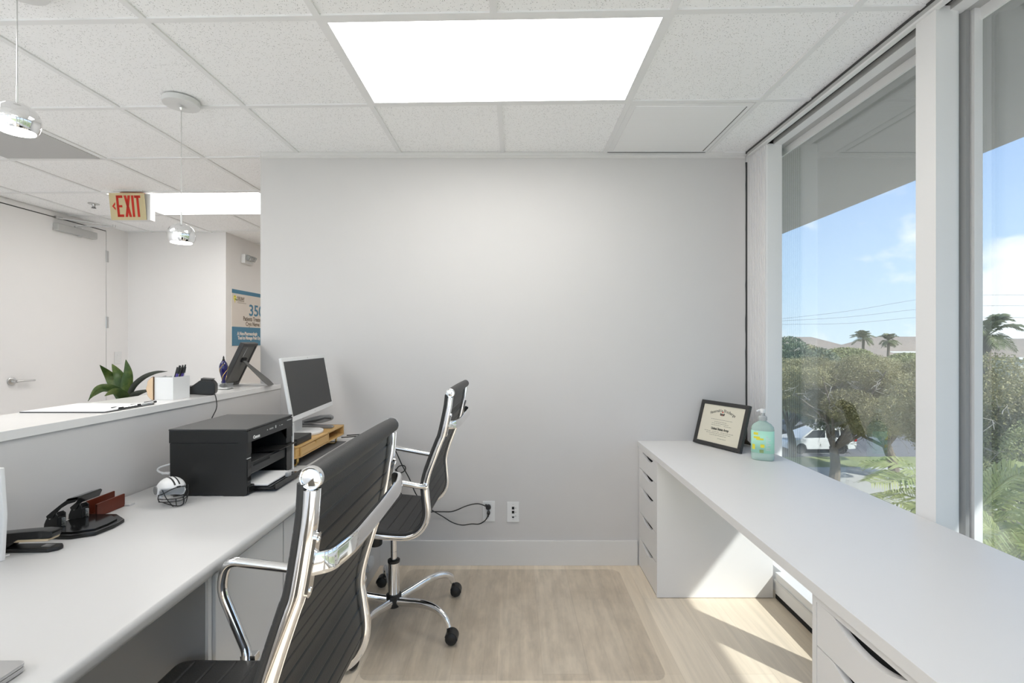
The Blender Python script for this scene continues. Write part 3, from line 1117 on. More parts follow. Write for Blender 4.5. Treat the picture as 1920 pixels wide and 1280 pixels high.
def drawer_unit(y0, label):
    """five-drawer unit, fronts face the room (-x) with scooped grips"""
    o = thing('drawer_unit', label, 'drawer unit', (.742, y0, 0), 0, 'white drawer units under the window desk')
    Wd, Dp, Hh = .362, .602, .709
    c = MB()
    c.box(.0, 0, .003, Dp, .016, Hh)
    c.box(.0, Wd - .016, .003, Dp, Wd, Hh)
    c.box(.0, .016, Hh - .016, Dp, Wd - .016, Hh)
    c.box(.003, .016, .004, Dp, Wd - .016, .0545)
    c.box(Dp - .012, .016, .01, Dp, Wd - .016, Hh - .016)
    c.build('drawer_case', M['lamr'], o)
    c = MB()
    c.box(.022, .017, .056, Dp - .013, Wd - .017, Hh - .017)
    c.build('drawer_shade_block', M['dark'], o)  # black block standing in for the shade behind the drawer fronts
    c = MB()
    c.box(.004, .01, 0, Dp - .01, Wd - .01, .004)
    c.build('floor_shade_plate', M['dark'], o)  # dark plate drawn as the thin shadow line along the floor
    tops = [.692, .585, .479, .327, .174]
    bots = [.588, .482, .330, .177, .056]
    for zt, zb in zip(tops, bots):
        ya, yb = .0175, Wd - .0175
        yc, hwid, dep = Wd / 2, .105, .030
        pl = [(ya, zb), (yb, zb), (yb, zt)]
        n = 16
        for k in range(n + 1):
            t = -1 + 2 * k / n
            yy = yc - t * hwid
            pl.append((yy, zt - dep * (1 - abs(t) ** 2.2) ** 1.0 if abs(t) < 1 else zt))
        pl.append((ya, zt))
        q = MB()
        # scoop: outer face lower than inner face gives the bevelled lip
        outer = [(0.001, y, z) for y, z in pl]
        inner = [(0.017, y, z if z == zt or z == zb else z - .0 + .003 * (1 - abs((y - yc) / hwid) ** 2.2)) for y, z in pl]
        k = len(pl)
        q.add(outer + inner, [tuple(range(k)), tuple(range(2 * k - 1, k - 1, -1))] + [(i, k + i, k + (i + 1) % k, (i + 1) % k) for i in range(k)])
        q.build('drawer', M['lamr'], o)
    return o


drawer_unit(2.462, 'far white drawer unit under the window desk against the back wall')
drawer_unit(.818, 'near white drawer unit under the window desk at lower right')

# chair mat
ma = MB()
ma.prism(rrect(-.62, 1.862, .606, 2.768, .05), 'z', .0005, .003)
tag(ma.build('chair_mat', M['mat'], smooth=False), 'clear scuffed plastic chair mat lying on the oak floor', 'floor mat')

# ---------------------------------------------------------------- chairs
PROF = [(.313, 1.108), (.3095, 1.075), (.303, 1.032), (.281, .934), (.268, .900), (.242, .835), (.217, .765), (.207, .716), (.2105, .666), (.2155, .60),
        (.205, .553), (.180, .518), (.142, .497), (.092, .4915), (-.028, .500), (-.16, .508), (-.235, .512), (-.268, .503), (-.282, .478)]
HL = .235


def make_chair(label):
    o = thing('office_chair', label, 'office chair', (0, 0, 0), 0, 'black ribbed chrome office chairs')
    path = spline([(x, 0, z) for x, z in PROF], 6)
    path = [p for p in path if p.z < 1.094]
    # ---- side frames
    sec = [(-.010, -.010), (.0, -.0105), (.010, -.010), (.0125, -.006), (.0125, .0055), (.010, .0095), (-.0005, .0105), (-.0015, .0065), (-.0035, .0065), (-.0045, .0105), (-.010, .0095), (-.0125, .0055), (-.0125, -.006)]
    for s in (-1, 1):
        fr = MB()
        sc = [(a * s, b) for a, b in sec]
        fr.sweep([(p.x, s * HL, p.z) for p in path], [(b, a) for a, b in sc], up=(0, 1, 0), fixed=True)
        fo = fr.build('side_frame', M['chrome'], o)
        bt = MB()
        bt.lathe([(0, 0), (.008, 0), (.008, .004), (.005, .006), (0, .006)], 12, basis((1, 0, 0), (0, 0, 1), (0, s, 0), (.206, s * (HL + .012), .712)))
        bt.build('frame_bolt', M['alum'], fo)
    # ---- ribbed sling: dense strip with stitched grooves
    dense = [p for p in spline([(x, 0, z) for x, z in PROF], 40) if p.z < 1.100]
    # arc length
    L = [0.0]
    for a, b in zip(dense, dense[1:]):
        L.append(L[-1] + (b - a).length)
    tot = L[-1]
    N = 560
    cen, nor = [], []
    j = 0
    for i in range(N + 1):
        d_ = tot * i / N
        while j < len(L) - 2 and L[j + 1] < d_:
            j += 1
        f = (d_ - L[j]) / max(1e-9, L[j + 1] - L[j])
        p = dense[j].lerp(dense[j + 1], f)
        t = (dense[min(j + 1, len(dense) - 1)] - dense[max(j - 1, 0)]).normalized()
        cen.append(p)
        nor.append(Vector((t.z, 0, -t.x)))   # towards the sitter
    # smooth the normals a little
    nor = [sum((nor[max(0, min(N, i + k))] for k in range(-4, 5)), Vector()).normalized() for i in range(N + 1)]
    seams = [.040 + .0385 * k for k in range(17)] + [.040 + .0385 * 16 + .052 * k for k in range(1, 30)]
    ys = [-HL - .006, -HL, -HL * .97, -HL * .6, -HL * .2, HL * .2, HL * .6, HL * .97, HL, HL + .006]
    vs = []
    for i in range(N + 1):
        d_ = tot * i / N
        g_ = min(abs(d_ - sm) for sm in seams)
        dip = .0030 * math.exp(-(g_ / .0019) ** 2)
        for side in (1, -1):
            for y in ys:
                e = .004 if abs(y) > HL else 0
                dp = dip if abs(y) < HL * .98 else dip * .12
                q = cen[i] + nor[i] * (.017 + side * (.0085 - dp - e))
                vs.append((q.x, y, q.z))
    w = len(ys)
    fs = []
    for i in range(N):
        a, b = i * 2 * w, (i + 1) * 2 * w
        for y in range(w - 1):
            fs.append((a + y, a + y + 1, b + y + 1, b + y))
            fs.append((a + w + y, b + w + y, b + w + y + 1, a + w + y + 1))
        fs.append((a, b, b + w, a + w))
        fs.append((a + w - 1, a + 2 * w - 1, b + 2 * w - 1, b + w - 1))
    fs.append(tuple(range(w)) + tuple(range(2 * w - 1, w - 1, -1)))
    e = N * 2 * w
    fs.append(tuple(e + i for i in range(w - 1, -1, -1)) + tuple(e + i for i in range(w, 2 * w)))
    MB().add(vs, fs).build('ribbed_sling', M['leather'], o, ang=60)
    # ---- head roll
    hr = MB()
    hc = Vector((.311, 0, 1.110))
    pr = [(.0168, -HL - .001), (.0178, -HL + .006), (.0195, -HL * .6), (.0205, 0), (.0200, HL * .6), (.0178, HL - .006), (.0168, HL + .001)]
    hr.lathe(pr, 28, basis((1, 0, 0), (0, 0, 1), (0, -1, 0), hc))
    hro = hr.build('head_roll', M['leather'], o)
    for s in (-1, 1):
        cp = MB()
        cp.lathe([(0, .0048), (.006, .0046), (.0128, .0040), (.0140, .0036), (.0150, .0058), (.0168, .0060), (.0183, .0045), (.0185, -.003), (.0, -.003)], 40, basis((1, 0, 0), (0, 0, 1) if s < 0 else (0, 0, -1), (0, s, 0), hc + Vector((0, s * HL, 0))))
        cp.build('end_cap', M['chrome'], hro)
    # ---- front roll
    MB().lathe([(.010, -HL), (.012, -HL + .004), (.012, HL - .004), (.010, HL)], 16, basis((1, 0, 0), (0, 0, 1), (0, -1, 0), (-.272, 0, .487))).build('front_bar', M['chrome'], o)
    # ---- arms
    for s in (-1, 1):
        yo = s * (HL + .022)
        am = MB()
        pth = fillet([(.207, s * (HL + .006), .714), (.18, yo, .720), (.0, yo, .752), (-.146, yo, .778), (-.166, yo, .705), (-.108, yo, .540), (-.100, s * (HL + .004), .512)], .055, 8)
        am.tube(pth, .0125, 14, up=(0, 1, 0))
        ao = am.build('armrest', M['chrome'], o)
        jn = MB()
        jn.lathe([(0, -.012), (.0132, -.012), (.0132, .010), (0, .012)], 18, basis((1, 0, 0), (0, 0, 1), (0, s, 0), (.205, s * (HL + .008), .714)))
        jn.build('arm_joint', M['chrome'], ao)
        jn = MB()
        jn.box(-.120, s * (HL + .022) - .012, .515, -.080, s * (HL + .022) + .012, .535, bev=.003)
        jn.build('arm_joint', M['chrome'], ao)
    # ---- back handle
    hz = .974
    bx = .292
    pth = fillet([(bx + .006, -HL + .002, hz), (bx + .036, -HL + .014, hz), (bx + .049, -HL + .078, hz), (bx + .049, HL - .078, hz), (bx + .036, HL - .014, hz), (bx + .006, HL - .002, hz)], .05, 8)
    hn = MB()
    sec = [(.0055 * math.cos(a), .0185 * math.sin(a)) if False else (.006 * (1 if math.cos(a) > 0 else -1) * abs(math.cos(a)) ** .6, .0185 * (1 if math.sin(a) > 0 else -1) * abs(math.sin(a)) ** .6) for a in [2 * PI * i / 16 for i in range(16)]]
    hn.sweep(pth, sec, up=(0, 0, 1), fixed=True)
    hno = hn.build('back_handle', M['chrome'], o)
    for s in (-1, 1):
        bk = MB()
        ta = Vector((.303 - .281, 0, 1.032 - .934)).normalized()
        mt = basis(ta, Vector((0, 1, 0)), ta.cross(Vector((0, 1, 0))), (bx + .010, s * (HL - .002), hz))
        bk.prism(rrect(-.052, -.0095, .052, .0095, .009), 'z', -.004, .004, mtx=mt)
        bo = bk.build('handle_bracket', M['chrome'], hno)
        for u in (-.040, .040):
            sc = MB()
            sc.lathe([(0, -.008), (.0065, -.008), (.0065, .0), (.0045, .006), (0, .007)], 12, mt @ Matrix.Translation((u, 0, 0)) @ Matrix.Diagonal((1, 1, 1 if mt.to_3x3() @ Vector((0, 0, 1)) @ Vector((1, 0, 0)) > 0 else -1, 1)))
            sc.build('bracket_screw', M['chrome'], bo)
    # ---- under-seat mechanism
    me = MB()
    me.box(-.11, -.07, .445, .10, .07, .482, bev=.008)
    me.box(-.16, -.20, .470, -.13, .20, .486, bev=.003)
    me.box(.06, -.20, .466, .09, .20, .482, bev=.003)
    mo = me.build('tilt_mechanism', M['black'], o)
    kn = MB()
    kn.lathe([(.0, -.03), (.027, -.03), (.031, -.026), (.033, .03), (.029, .036), (0, .036)], 20, Matrix.Translation((-.078, -.03, .400)))
    kn.build('tension_knob', M['black'], mo)
    # ---- column
    gc = MB()
    gc.lathe([(.0, .075), (.0265, .075), (.0265, .285), (.0265, .286), (.024, .288), (0, .288)], 28)
    gco = gc.build('gas_column', M['chrome'], o)
    MB().lathe([(.0275, .278), (.0285, .280), (.0285, .290), (.016, .293), (.016, .283)], 28).build('column_collar', M['black'], gco)
    MB().lathe([(.0, .288), (.0145, .288), (.0145, .330), (.0138, .3305), (.0138, .333), (.0145, .3335), (.0145, .388), (.0138, .3885), (.0138, .391), (.0145, .3915), (.0145, .45), (0, .45)], 20).build('piston_rod', M['chrome'], gco)
    # ---- five-star base
    hub = MB()
    hub.lathe([(0, .070), (.030, .070), (.034, .075), (.036, .125), (.031, .13), (0, .13)], 24)
    base = hub.build('star_base', M['black'], o)
    for k in range(5):
        a = math.radians(-29.8 + 72 * k)
        R = .335
        pth = spline([(.030, 0, .098), (.10, 0, .113), (.19, 0, .132), (.265, 0, .131), (.315, 0, .108), (R, 0, .072)], 6)
        n_ = len(pth)
        sec = [(.0145 * math.cos(b), .021 * math.sin(b)) for b in [2 * PI * i / 14 for i in range(14)]]
        lg = MB()
        lg.sweep(pth, sec, up=(0, 0, 1), scale=[1.05 - .35 * i / (n_ - 1) for i in range(n_)], mtx=Matrix.Rotation(a, 4, 'Z'))
        lg.build('base_leg', M['chrome'], base)
        ca = MB()
        ca.tube([(R, 0, .045), (R, 0, .076)], .008, 10)
        sw_ = [.5, -.7, 1.2, .2, -.4][k]
        mt = Matrix.Rotation(a, 4, 'Z') @ Matrix.Translation((R, 0, 0)) @ Matrix.Rotation(sw_, 4, 'Z') @ Matrix.Translation((.014, 0, .0295))
        for s in (-1, 1):
            ca.lathe([(0, .003), (.021, .003), (.0265, .006), (.0265, .018), (.022, .022), (.008, .024), (0, .024)], 22, mt @ basis((1, 0, 0), (0, 0, 1), (0, s, 0), (0, 0, 0)))
        hood = [(.029 * math.cos(b), .031 * math.sin(b)) for b in [math.radians(-5 + 165 * i / 12) for i in range(13)]] + [(.026 * math.cos(b), .0275 * math.sin(b)) for b in [math.radians(160 - 165 * i / 12) for i in range(13)]]
        ca.prism(hood, 'y', -.0225, .0225, mtx=mt)
        ca.v = ca.v[:]  # all one caster
        rest = len(ca.v)
        # stem sits at R in the rotated leg frame
        ca2 = MB()
        ca2.add(ca.v[:20], [], Matrix.Rotation(a, 4, 'Z'))
        for i_ in range(20):
            ca.v[i_] = ca2.v[i_]
        ca.build('caster', M['black'], base)
    return o


UPPER = ('side_frame', 'ribbed_sling', 'head_roll', 'front_bar', 'armrest', 'back_handle', 'tilt_mechanism')
ch = make_chair('far black ribbed chrome office chair standing near the back wall')
ch2 = copy_tree(ch)
ch.location = (-.574, 2.262, .003)
ch.rotation_euler = (0, 0, math.radians(-1.9))
ch2['label'] = 'near black ribbed chrome office chair in the foreground, cut by the bottom edge'
ch2.location = (-.587, .978, .0)
ch2.rotation_euler = (0, 0, math.radians(-.4))
piv = Matrix.Translation((0, 0, .47))
tilt = piv @ Matrix.Rotation(math.radians(-3.4), 4, 'Y') @ piv.inverted()
for c in ch2.children:
    if c.name.split('.')[0] in UPPER:
        c.matrix_basis = Matrix.Translation((0, 0, -.008)) @ tilt


# ---------------------------------------------------------------- printer
def printer():
    X0, X1, Y0, Y1 = -1.271, -.985, 1.747, 2.098
    o = thing('laser_printer', 'black multifunction laser printer on the white reception desk', 'printer', (X1, Y0, DZ))
    Dp, Wd, H = X1 - X0, Y1 - Y0, .244
    # body as a shell of panels around the open front
    b = MB()
    b.prism([(-Dp + .004, .004), (-.09, .004), (-.085, 0), (-.012, 0), (0, .008), (0, .1945), (-Dp + .002, .1945)], 'y', 0, .026)          # near side wall
    b.prism([(-Dp + .004, .004), (-.012, .004), (0, .008), (0, .192), (-Dp + .004, .192)], 'y', Wd - .05, Wd)
    b.box(-Dp + .004, .02, .004, -.16, Wd - .03, .192)
    b.box(-.17, .02, .004, -.004, Wd - .03, .018)
    b.build('printer_body', M['black'], o)
    f = MB()
    f.box(-.17, .026, .085, -.012, Wd - .05, .112, bev=.002)       # output tray shelf
    f.prism([(-.14, .055), (-.008, .070), (-.004, .075), (-.004, .108), (-.14, .112)], 'y', .028, Wd - .052)
    f.build('output_tray', M['charc'], o)
    f = MB()
    f.box(-.03, .05, .098, -.0025, .17, .106)
    f.build('tray_slot', M['dark'], o)
    f = MB()
    f.prism([(-.10, .112), (.020, .122), (.022, .126), (-.10, .119)], 'y', .20, Wd + .003, bev=.001)
    f.build('paper_stop', M['black'], o)
    # scanner unit
    s = MB()
    s.prism([(-Dp, .196), (-.030, .196), (.001, .150), (.003, .155), (.003, .236), (-.004, .240), (-Dp, .240)], 'y', -.001, .026)
    s.prism([(-Dp, .196), (-.030, .196), (.001, .150), (.003, .155), (.003, .236), (-.004, .240), (-Dp, .240)], 'y', Wd - .05, Wd + .001)
    s.box(-Dp, .02, .196, .003, Wd - .04, .240)
    so = s.build('scanner_unit', M['black'], o)
    MB().box(-Dp - .001, -.003, .2405, .004, Wd + .002, .2475, bev=.002).build('scanner_lid', M['charc'], o)
    cpn = MB()
    cpn.box(.0025, .0, .197, .0042, Wd, .238)
    co = cpn.build('control_panel', M['charc'], so)
    v, fc = text_geo('Canon', .0165, bold=.0007, sx=1.05)
    MB().add(v, fc, basis((0, 1, 0), (0, 0, 1), (1, 0, 0), (.0046, .035, .204))).build('printer_logo', M['pw'], co)
    k = MB()
    for yy, zz, w_, h_ in ((.135, .219, .006, .004), (.155, .219, .004, .006), (.163, .219, .004, .006), (.171, .219, .004, .006), (.179, .219, .004, .006), (.20, .2205, .008, .011), (.235, .219, .004, .003), (.25, .219, .012, .003)):
        k.box(.004, yy, zz - h_ / 2, .0046, yy + w_, zz + h_ / 2)
    k.box(.004, .300, .228, .0046, .34, .231)
    k.build('panel_marks', M['strip'], co)
    e = MB()
    e.box(-.004, .0, .136, .0025, .024, .1385)
    e.build('seam_strip', M['strip'], o)
    gl = MB()
    gl.box(-.002, .002, .05, .0022, .026, .132, bev=.001)
    gl.build('gloss_trim', M['blackg'], o)
    gl = MB()
    gl.box(-.002, Wd - .050, .012, .0022, Wd - .002, .132, bev=.001)
    gl.build('gloss_trim', M['blackg'], o)
    # paper tray folded down in front
    tr = MB()
    tr.prism([(-.05, .010), (.083, .010), (.083, .022), (-.05, .018)], 'y', .045, .262, bev=.002)
    tr.prism([(.078, .010), (.084, .010), (.084, .030), (.078, .027)], 'y', .045, .262)
    to = tr.build('paper_tray', M['blackg'], o)
    gd = MB()
    gd.box(.058, .17, .022, .072, .20, .040, bev=.003)
    gd.build('paper_guide', M['strip'], to)
    lq = MB()
    lq.box(-.02, .005, .006, .004, .046, .034, bev=.003)
    lq.build('tray_hinge', M['blackg'], o)
    pp = MB()
    pp.box(-.14, .052, .0235, .050, .25, .0275)
    tag(pp.build('paper_stack', M['paper'], None, (X1, Y0, DZ)), 'stack of blank white paper lying in the printer tray', 'paper')


printer()

# white cable loop behind the printer
lp = MB()
lp.tube(spline([(-1.29, 1.80, .870), (-1.335, 1.80, .858), (-1.345, 1.79, .850), (-1.33, 1.78, .842), (-1.29, 1.775, .836)], 8), .0035, 8)
lp.prism(rrect(-1.325, 1.776, -1.28, 1.80, .008), 'z', .834, .838)
lp.tube([(-1.30, 1.795, DZ), (-1.30, 1.795, .837)], .004, 8)
tag(lp.build('wire_tray', M['pw']), 'small white wire tray loop sticking out behind the printer', 'tray')

# ---------------------------------------------------------------- mini helmet
hm = thing('mini_football_helmet', 'miniature white football helmet with black stripes beside the printer', 'helmet', (-1.207, 1.668, DZ), math.radians(-30))


def helmet():
    """local: +x is the front of the helmet"""
    Rr = .046
    c = Vector((0, 0, .049))
    vs, fs = [], []
    nu, nv = 40, 22
    bm = bmesh.new()
    bmesh.ops.create_uvsphere(bm, u_segments=nu, v_segments=nv, radius=1)
    kill = []
    for v in bm.verts:
        x, y, z = v.co
        v.co = Vector((x * .052, y * .043, z * .044))
    for f in bm.faces:
        m = f.calc_center_median()
        # face opening and neck opening
        if m.x > .012 and m.z < .014:
            kill.append(f)
        elif m.z < -.030:
            kill.append(f)
    bmesh.ops.delete(bm, geom=kill, context='FACES')
    sh = MB()
    sh.bm(bm)
    so = sh.build('helmet_shell', M['pw'], hm, (0, 0, .050))
    mod = so.modifiers.new('thickness', 'SOLIDIFY')
    mod.thickness = .004
    mod.offset = -1

    def on(x_ang, yy, k=1.012):
        y = yy / .043
        r = math.sqrt(max(0, 1 - y * y))
        return Vector((math.cos(x_ang) * r * .052 * k, yy * k, math.sin(x_ang) * r * .044 * k + .050))
    st = MB()
    for s in (-1, 1):
        a, b = [], []
        for i in range(17):
            an = math.radians(32 + i * 7)
            a.append(on(an, s * .0045))
            b.append(on(an, s * .0095))
        n = len(a)
        st.add(a + b, [(i, i + 1, n + i + 1, n + i) for i in range(n - 1)])
    st.build('crown_stripe', M['black'], hm)
    bd = MB()
    for s in (-1, 1):
        mt = basis((1, 0, 0), (0, 0, 1), (0, s, 0), (-.012, s * .0425, .055))
        bd.lathe([(.010, -.002), (.014, -.002), (.014, .0012), (.010, .0012)], 20, mt)
        bd.prism([(-.003, -.007), (.003, -.007), (.006, .007), (-.005, .007)], 'z', -.001, .0012, mtx=mt)
    bd.build('side_emblem', M['sgrey'], hm)
    rim = MB()
    pts = []
    for i in range(25):
        t = -1 + 2 * i / 24
        y = t * .0435
        x = .016 + .036 * math.sqrt(max(0, 1 - t * t))
        z = .066 - .022 * abs(t) ** 2.5
        pts.append((x, y, z))
    rim.tube(pts, .0018, 8)
    rim.box(.0495, -.006, .064, .0545, .006, .070, bev=.001)
    rim.build('brow_trim', M['black'], hm)
    fm = MB()

    def bar(z, k=1.0, bow=.060, w=.0435, x0=.012):
        return [(x0 + (bow - x0) * math.cos(t * PI / 2) ** .7 * k, t * w, z) for t in [-1 + 2 * i / 16 for i in range(17)]]
    fm.tube(bar(.030), .0016, 6)
    fm.tube(bar(.0205), .0016, 6)
    low = [(x + .002, y * .72, .0035 + .012 * abs(y / .0435) ** 2) for x, y, z in bar(.004)]
    fm.tube(low, .0018, 6)
    for s in (-1, 1):
        fm.tube(spline([(.030, s * .040, .062), (.044, s * .034, .035), (.055, s * .022, .010), (.056, s * .018, .005)], 6), .0016, 6)
        fm.tube(spline([(.014, s * .0445, .045), (.012, s * .045, .030), (.020, s * .043, .020)], 6), .0016, 6)
        fm.tube([(.060, s * .012, .031), (.061, s * .011, .005)], .0015, 6)
    fm.tube(bar(.0385, 1.0, .061, .018, .055), .0016, 6)
    fm.build('face_mask', M['black'], hm)


helmet()

# ---------------------------------------------------------------- hole punch, card holder, stapler etc. (left desk, near)
hp = thing('hole_punch', 'black two-hole paper punch with raised lever on the reception desk', 'hole punch', (-1.378, 1.425, DZ))
b = MB()
b.prism([(-.02, -.055), (.10, -.060), (.150, -.035), (.158, .020), (.150, .070), (.09, .112), (-.02, .112)], 'z', 0, .012, bev=.003)
b.prism([(.005, -.045), (.09, -.045), (.135, -.02), (.140, .02), (.135, .06), (.08, .098), (.005, .098)], 'z', .012, .016, bev=.001)
b.build('punch_base', M['blackg'], hp)
for yy in (0.0, .078):
    hd = MB()
    pl = [(-.022, .012), (.018, .012), (.018, .052), (.010, .058), (-.004, .054), (-.015, .040), (-.021, .026)]
    hd.prism(pl, 'y', yy - .014, yy - .0105)
    hd.prism(pl, 'y', yy + .0105, yy + .014)
    hd.box(.010, yy - .012, .012, .019, yy + .012, .044)
    hdo = hd.build('punch_head', M['black'], hp)
    sp = MB()
    helix = [(.0235 + .0045 * math.cos(a), yy + .0045 * math.sin(a), .016 + .026 * a / (2 * PI * 7)) for a in [2 * PI * 7 * i / 84 for i in range(85)]]
    sp.tube(helix, .0009, 5)
    sp.build('spring', M['alum'], hdo)
    rv = MB()
    for rx, rz in ((-.004, .044), (.002, .050)):
        rv.lathe([(0, 0), (.0032, 0), (.0032, .001), (0, .0015)], 10, basis((1, 0, 0), (0, 0, 1), (0, -1, 0), (rx, yy - .014, rz)))
    rv.build('rivets', M['alum'], hdo)
lv = MB()
side = [(-.010, .042), (-.014, .050), (.000, .062), (.030, .086), (.052, .102), (.078, .108), (.084, .104), (.070, .092), (.050, .086), (.030, .074), (.014, .058), (.006, .044)]
for yy in (-.016, .060):
    lv.prism(side, 'y', yy, yy + .004, bev=.0008)
lv.prism([(.045, .0985), (.052, .103), (.080, .109), (.085, .105), (.083, .101), (.056, .0965)], 'y', -.016, .064, bev=.001)
lv.prism([(.081, .101), (.085, .105), (.076, .086), (.072, .086)], 'y', -.016, .064)
lv.build('lever', M['blackg'], hp)

cdh = thing('card_holder', 'dark red-brown card holder of two upright plates behind the hole punch', 'card holder', (-1.352, 1.545, DZ))
MB().box(-.003, -.012, .004, .004, .098, .044, bev=.002).build('front_plate', M['redwood'], cdh)
MB().box(-.040, -.005, .004, -.034, .102, .052, bev=.002).build('rear_plate', M['redwood'], cdh)
MB().box(-.040, -.008, 0, .004, .10, .006, bev=.002).build('holder_base', M['redwood'], cdh)

stp = thing('stapler', 'black desk stapler with beige magazine at the far left of the desk', 'stapler', (-1.34, 1.297, DZ), math.radians(1.5))
MB().prism([(-.09, -.020), (.080, -.020), (.098, -.006), (.098, .008), (.085, .020), (-.09, .020)], 'z', 0, .011, bev=.003).build('stapler_base', M['black'], stp)
MB().prism([(-.088, .010), (-.088, .046), (.0, .054), (.06, .058), (.086, .056), (.088, .044), (.084, .037), (.0, .032), (-.03, .012)], 'y', -.017, .017, bev=.004).build('stapler_arm', M['blackg'], stp)
MB().prism([(-.02, .026), (.078, .030), (.082, .036), (.0, .034), (-.02, .031)], 'y', -.0165, .0165, bev=.001).build('staple_magazine', M['stapbeige'], stp)
MB().box(.052, -.008, .011, .076, .008, .013).build('anvil', M['alum'], stp)

pn = thing('desk_sign_panel', 'plain white upright panel on the desk, cut by the left edge', 'panel', (-1.341, 1.232, DZ))
q = MB()
q.prism([(-.14, 0), (.014, 0), (.020, .12), (.012, .242), (-.14, .242)], 'y', -.006, .006, bev=.003)
q.build('panel_sheet', M['pw'], pn)
MB().box(-.14, -.03, 0, .0, .03, .006, bev=.002).build('panel_foot', M['pw'], pn)

sl = MB()
sl.box(-.055, -.012, 0, .022, .012, .006, bev=.001)
tag(sl.build('plastic_ruler', M['strip'], None, (-1.352, 1.652, DZ), (0, 0, 0)), 'short pale grey plastic strip lying behind the card holder', 'ruler')

lap = thing('laptop', 'corner of a closed silver laptop at the lower left on the desk', 'laptop', (-1.01, .70, DZ))
q = MB()
q.prism(rrect(-.165, -.12, .165, .125, .012), 'z', .002, .010, bev=.001)
q.build('laptop_base', M['silver'], lap)
q = MB()
q.prism(rrect(-.165, -.12, .165, .125, .012), 'z', .0105, .016, bev=.001)
q.build('laptop_lid', M['silver'], lap)
q = MB()
for a, b in ((-.14, -.1), (.14, -.1), (-.14, .1), (.14, .1)):
    q.lathe([(0, 0), (.008, 0), (.008, .003), (0, .003)], 12, Matrix.Translation((a, b, 0)))
q.build('rubber_feet', M['charc'], lap)

# ---------------------------------------------------------------- far end of the desk: riser, monitor and friends
rs = thing('monitor_riser', 'bamboo monitor riser with drawer and brass feet on reception desk', 'monitor riser', (-.972, 2.165, DZ + .0025))
bz, tz = .038, .094
# carcass: chamfered ribbed corner at the near end, open cubby at the far end
q = MB()
out = [(-.20, .0), (-.026, -.038), (-.012, -.034), (0, .0), (0, .542), (-.20, .542)]
q.prism(out, 'z', tz - .009, tz, bev=.002)
q.prism(out, 'z', bz, bz + .008, bev=.002)
q.box(-.20, .0, bz, -.192, .542, tz)
q.box(-.20, .533, bz, -.0, .542, tz)
q.box(-.20, .315, bz, -.0, .323, tz)
rso = q.build('riser_case', M['bamboo'], rs)
q = MB()
edge = [(-.20, .002), (-.030, -.036), (-.014, -.033), (-.001, .0)]
for i in range(9):
    t = i / 8
    x = -.075 + .062 * t if t < .8 else -.0254 + (t - .8) / .2 * .0244
    y = -.0262 - .0098 * (t / .8) if t < .8 else -.036 + (t - .8) / .2 * .034
    q.tube([(x + .001, y - .0015, bz + .0085), (x + .001, y - .0015, tz - .0095)], .0050, 8)
q.prism([(-.19, .003), (-.03, -.033), (-.014, -.030), (-.003, .0), (-.003, .01), (-.19, .01)], 'z', bz + .004, tz - .006)
q.build('ribbed_corner', M['bamboo'], rs)
q = MB()
yc = .155
q.prism([(.003, bz + .010), (.313, bz + .010), (.313, tz - .011), (yc + .011, tz - .011), (yc, tz - .027), (yc - .011, tz - .011), (.003, tz - .011)], 'x', -.010, .0015)
dro = q.build('riser_drawer', M['bamboo'], rs)
q = MB()
q.box(-.18, .01, bz + .012, -.012, .31, tz - .013)
q.build('drawer_inside', M['dark'], dro)
for yy, nm in ((.0, 0), (.47, 1)):
    q = MB()
    w_ = .017
    q.sweep(fillet([(-.018, yy, bz), (-.018, yy + .002, .003), (-.14, yy + .002, .003), (-.14, yy, bz)], .012, 5), [(-w_ / 2, -.0025), (w_ / 2, -.0025), (w_ / 2, .0025), (-w_ / 2, .0025)], up=(1, 0, 0))
    q.build('riser_foot', M['gold'], rs)
tag(MB().box(-.235, -.26, 0, .0, .26, .002).build('grey_sheet', M['greysheet'], None, (-.956, 2.44, DZ)), 'thin dark grey sheet lying under the bamboo riser', 'desk pad')  # thin flat sheet in one even dark grey

mo = thing('computer_monitor', 'white framed flat monitor with dark screen, standing on the bamboo riser', 'monitor', (-1.07, 2.45, DZ + tz + .003))


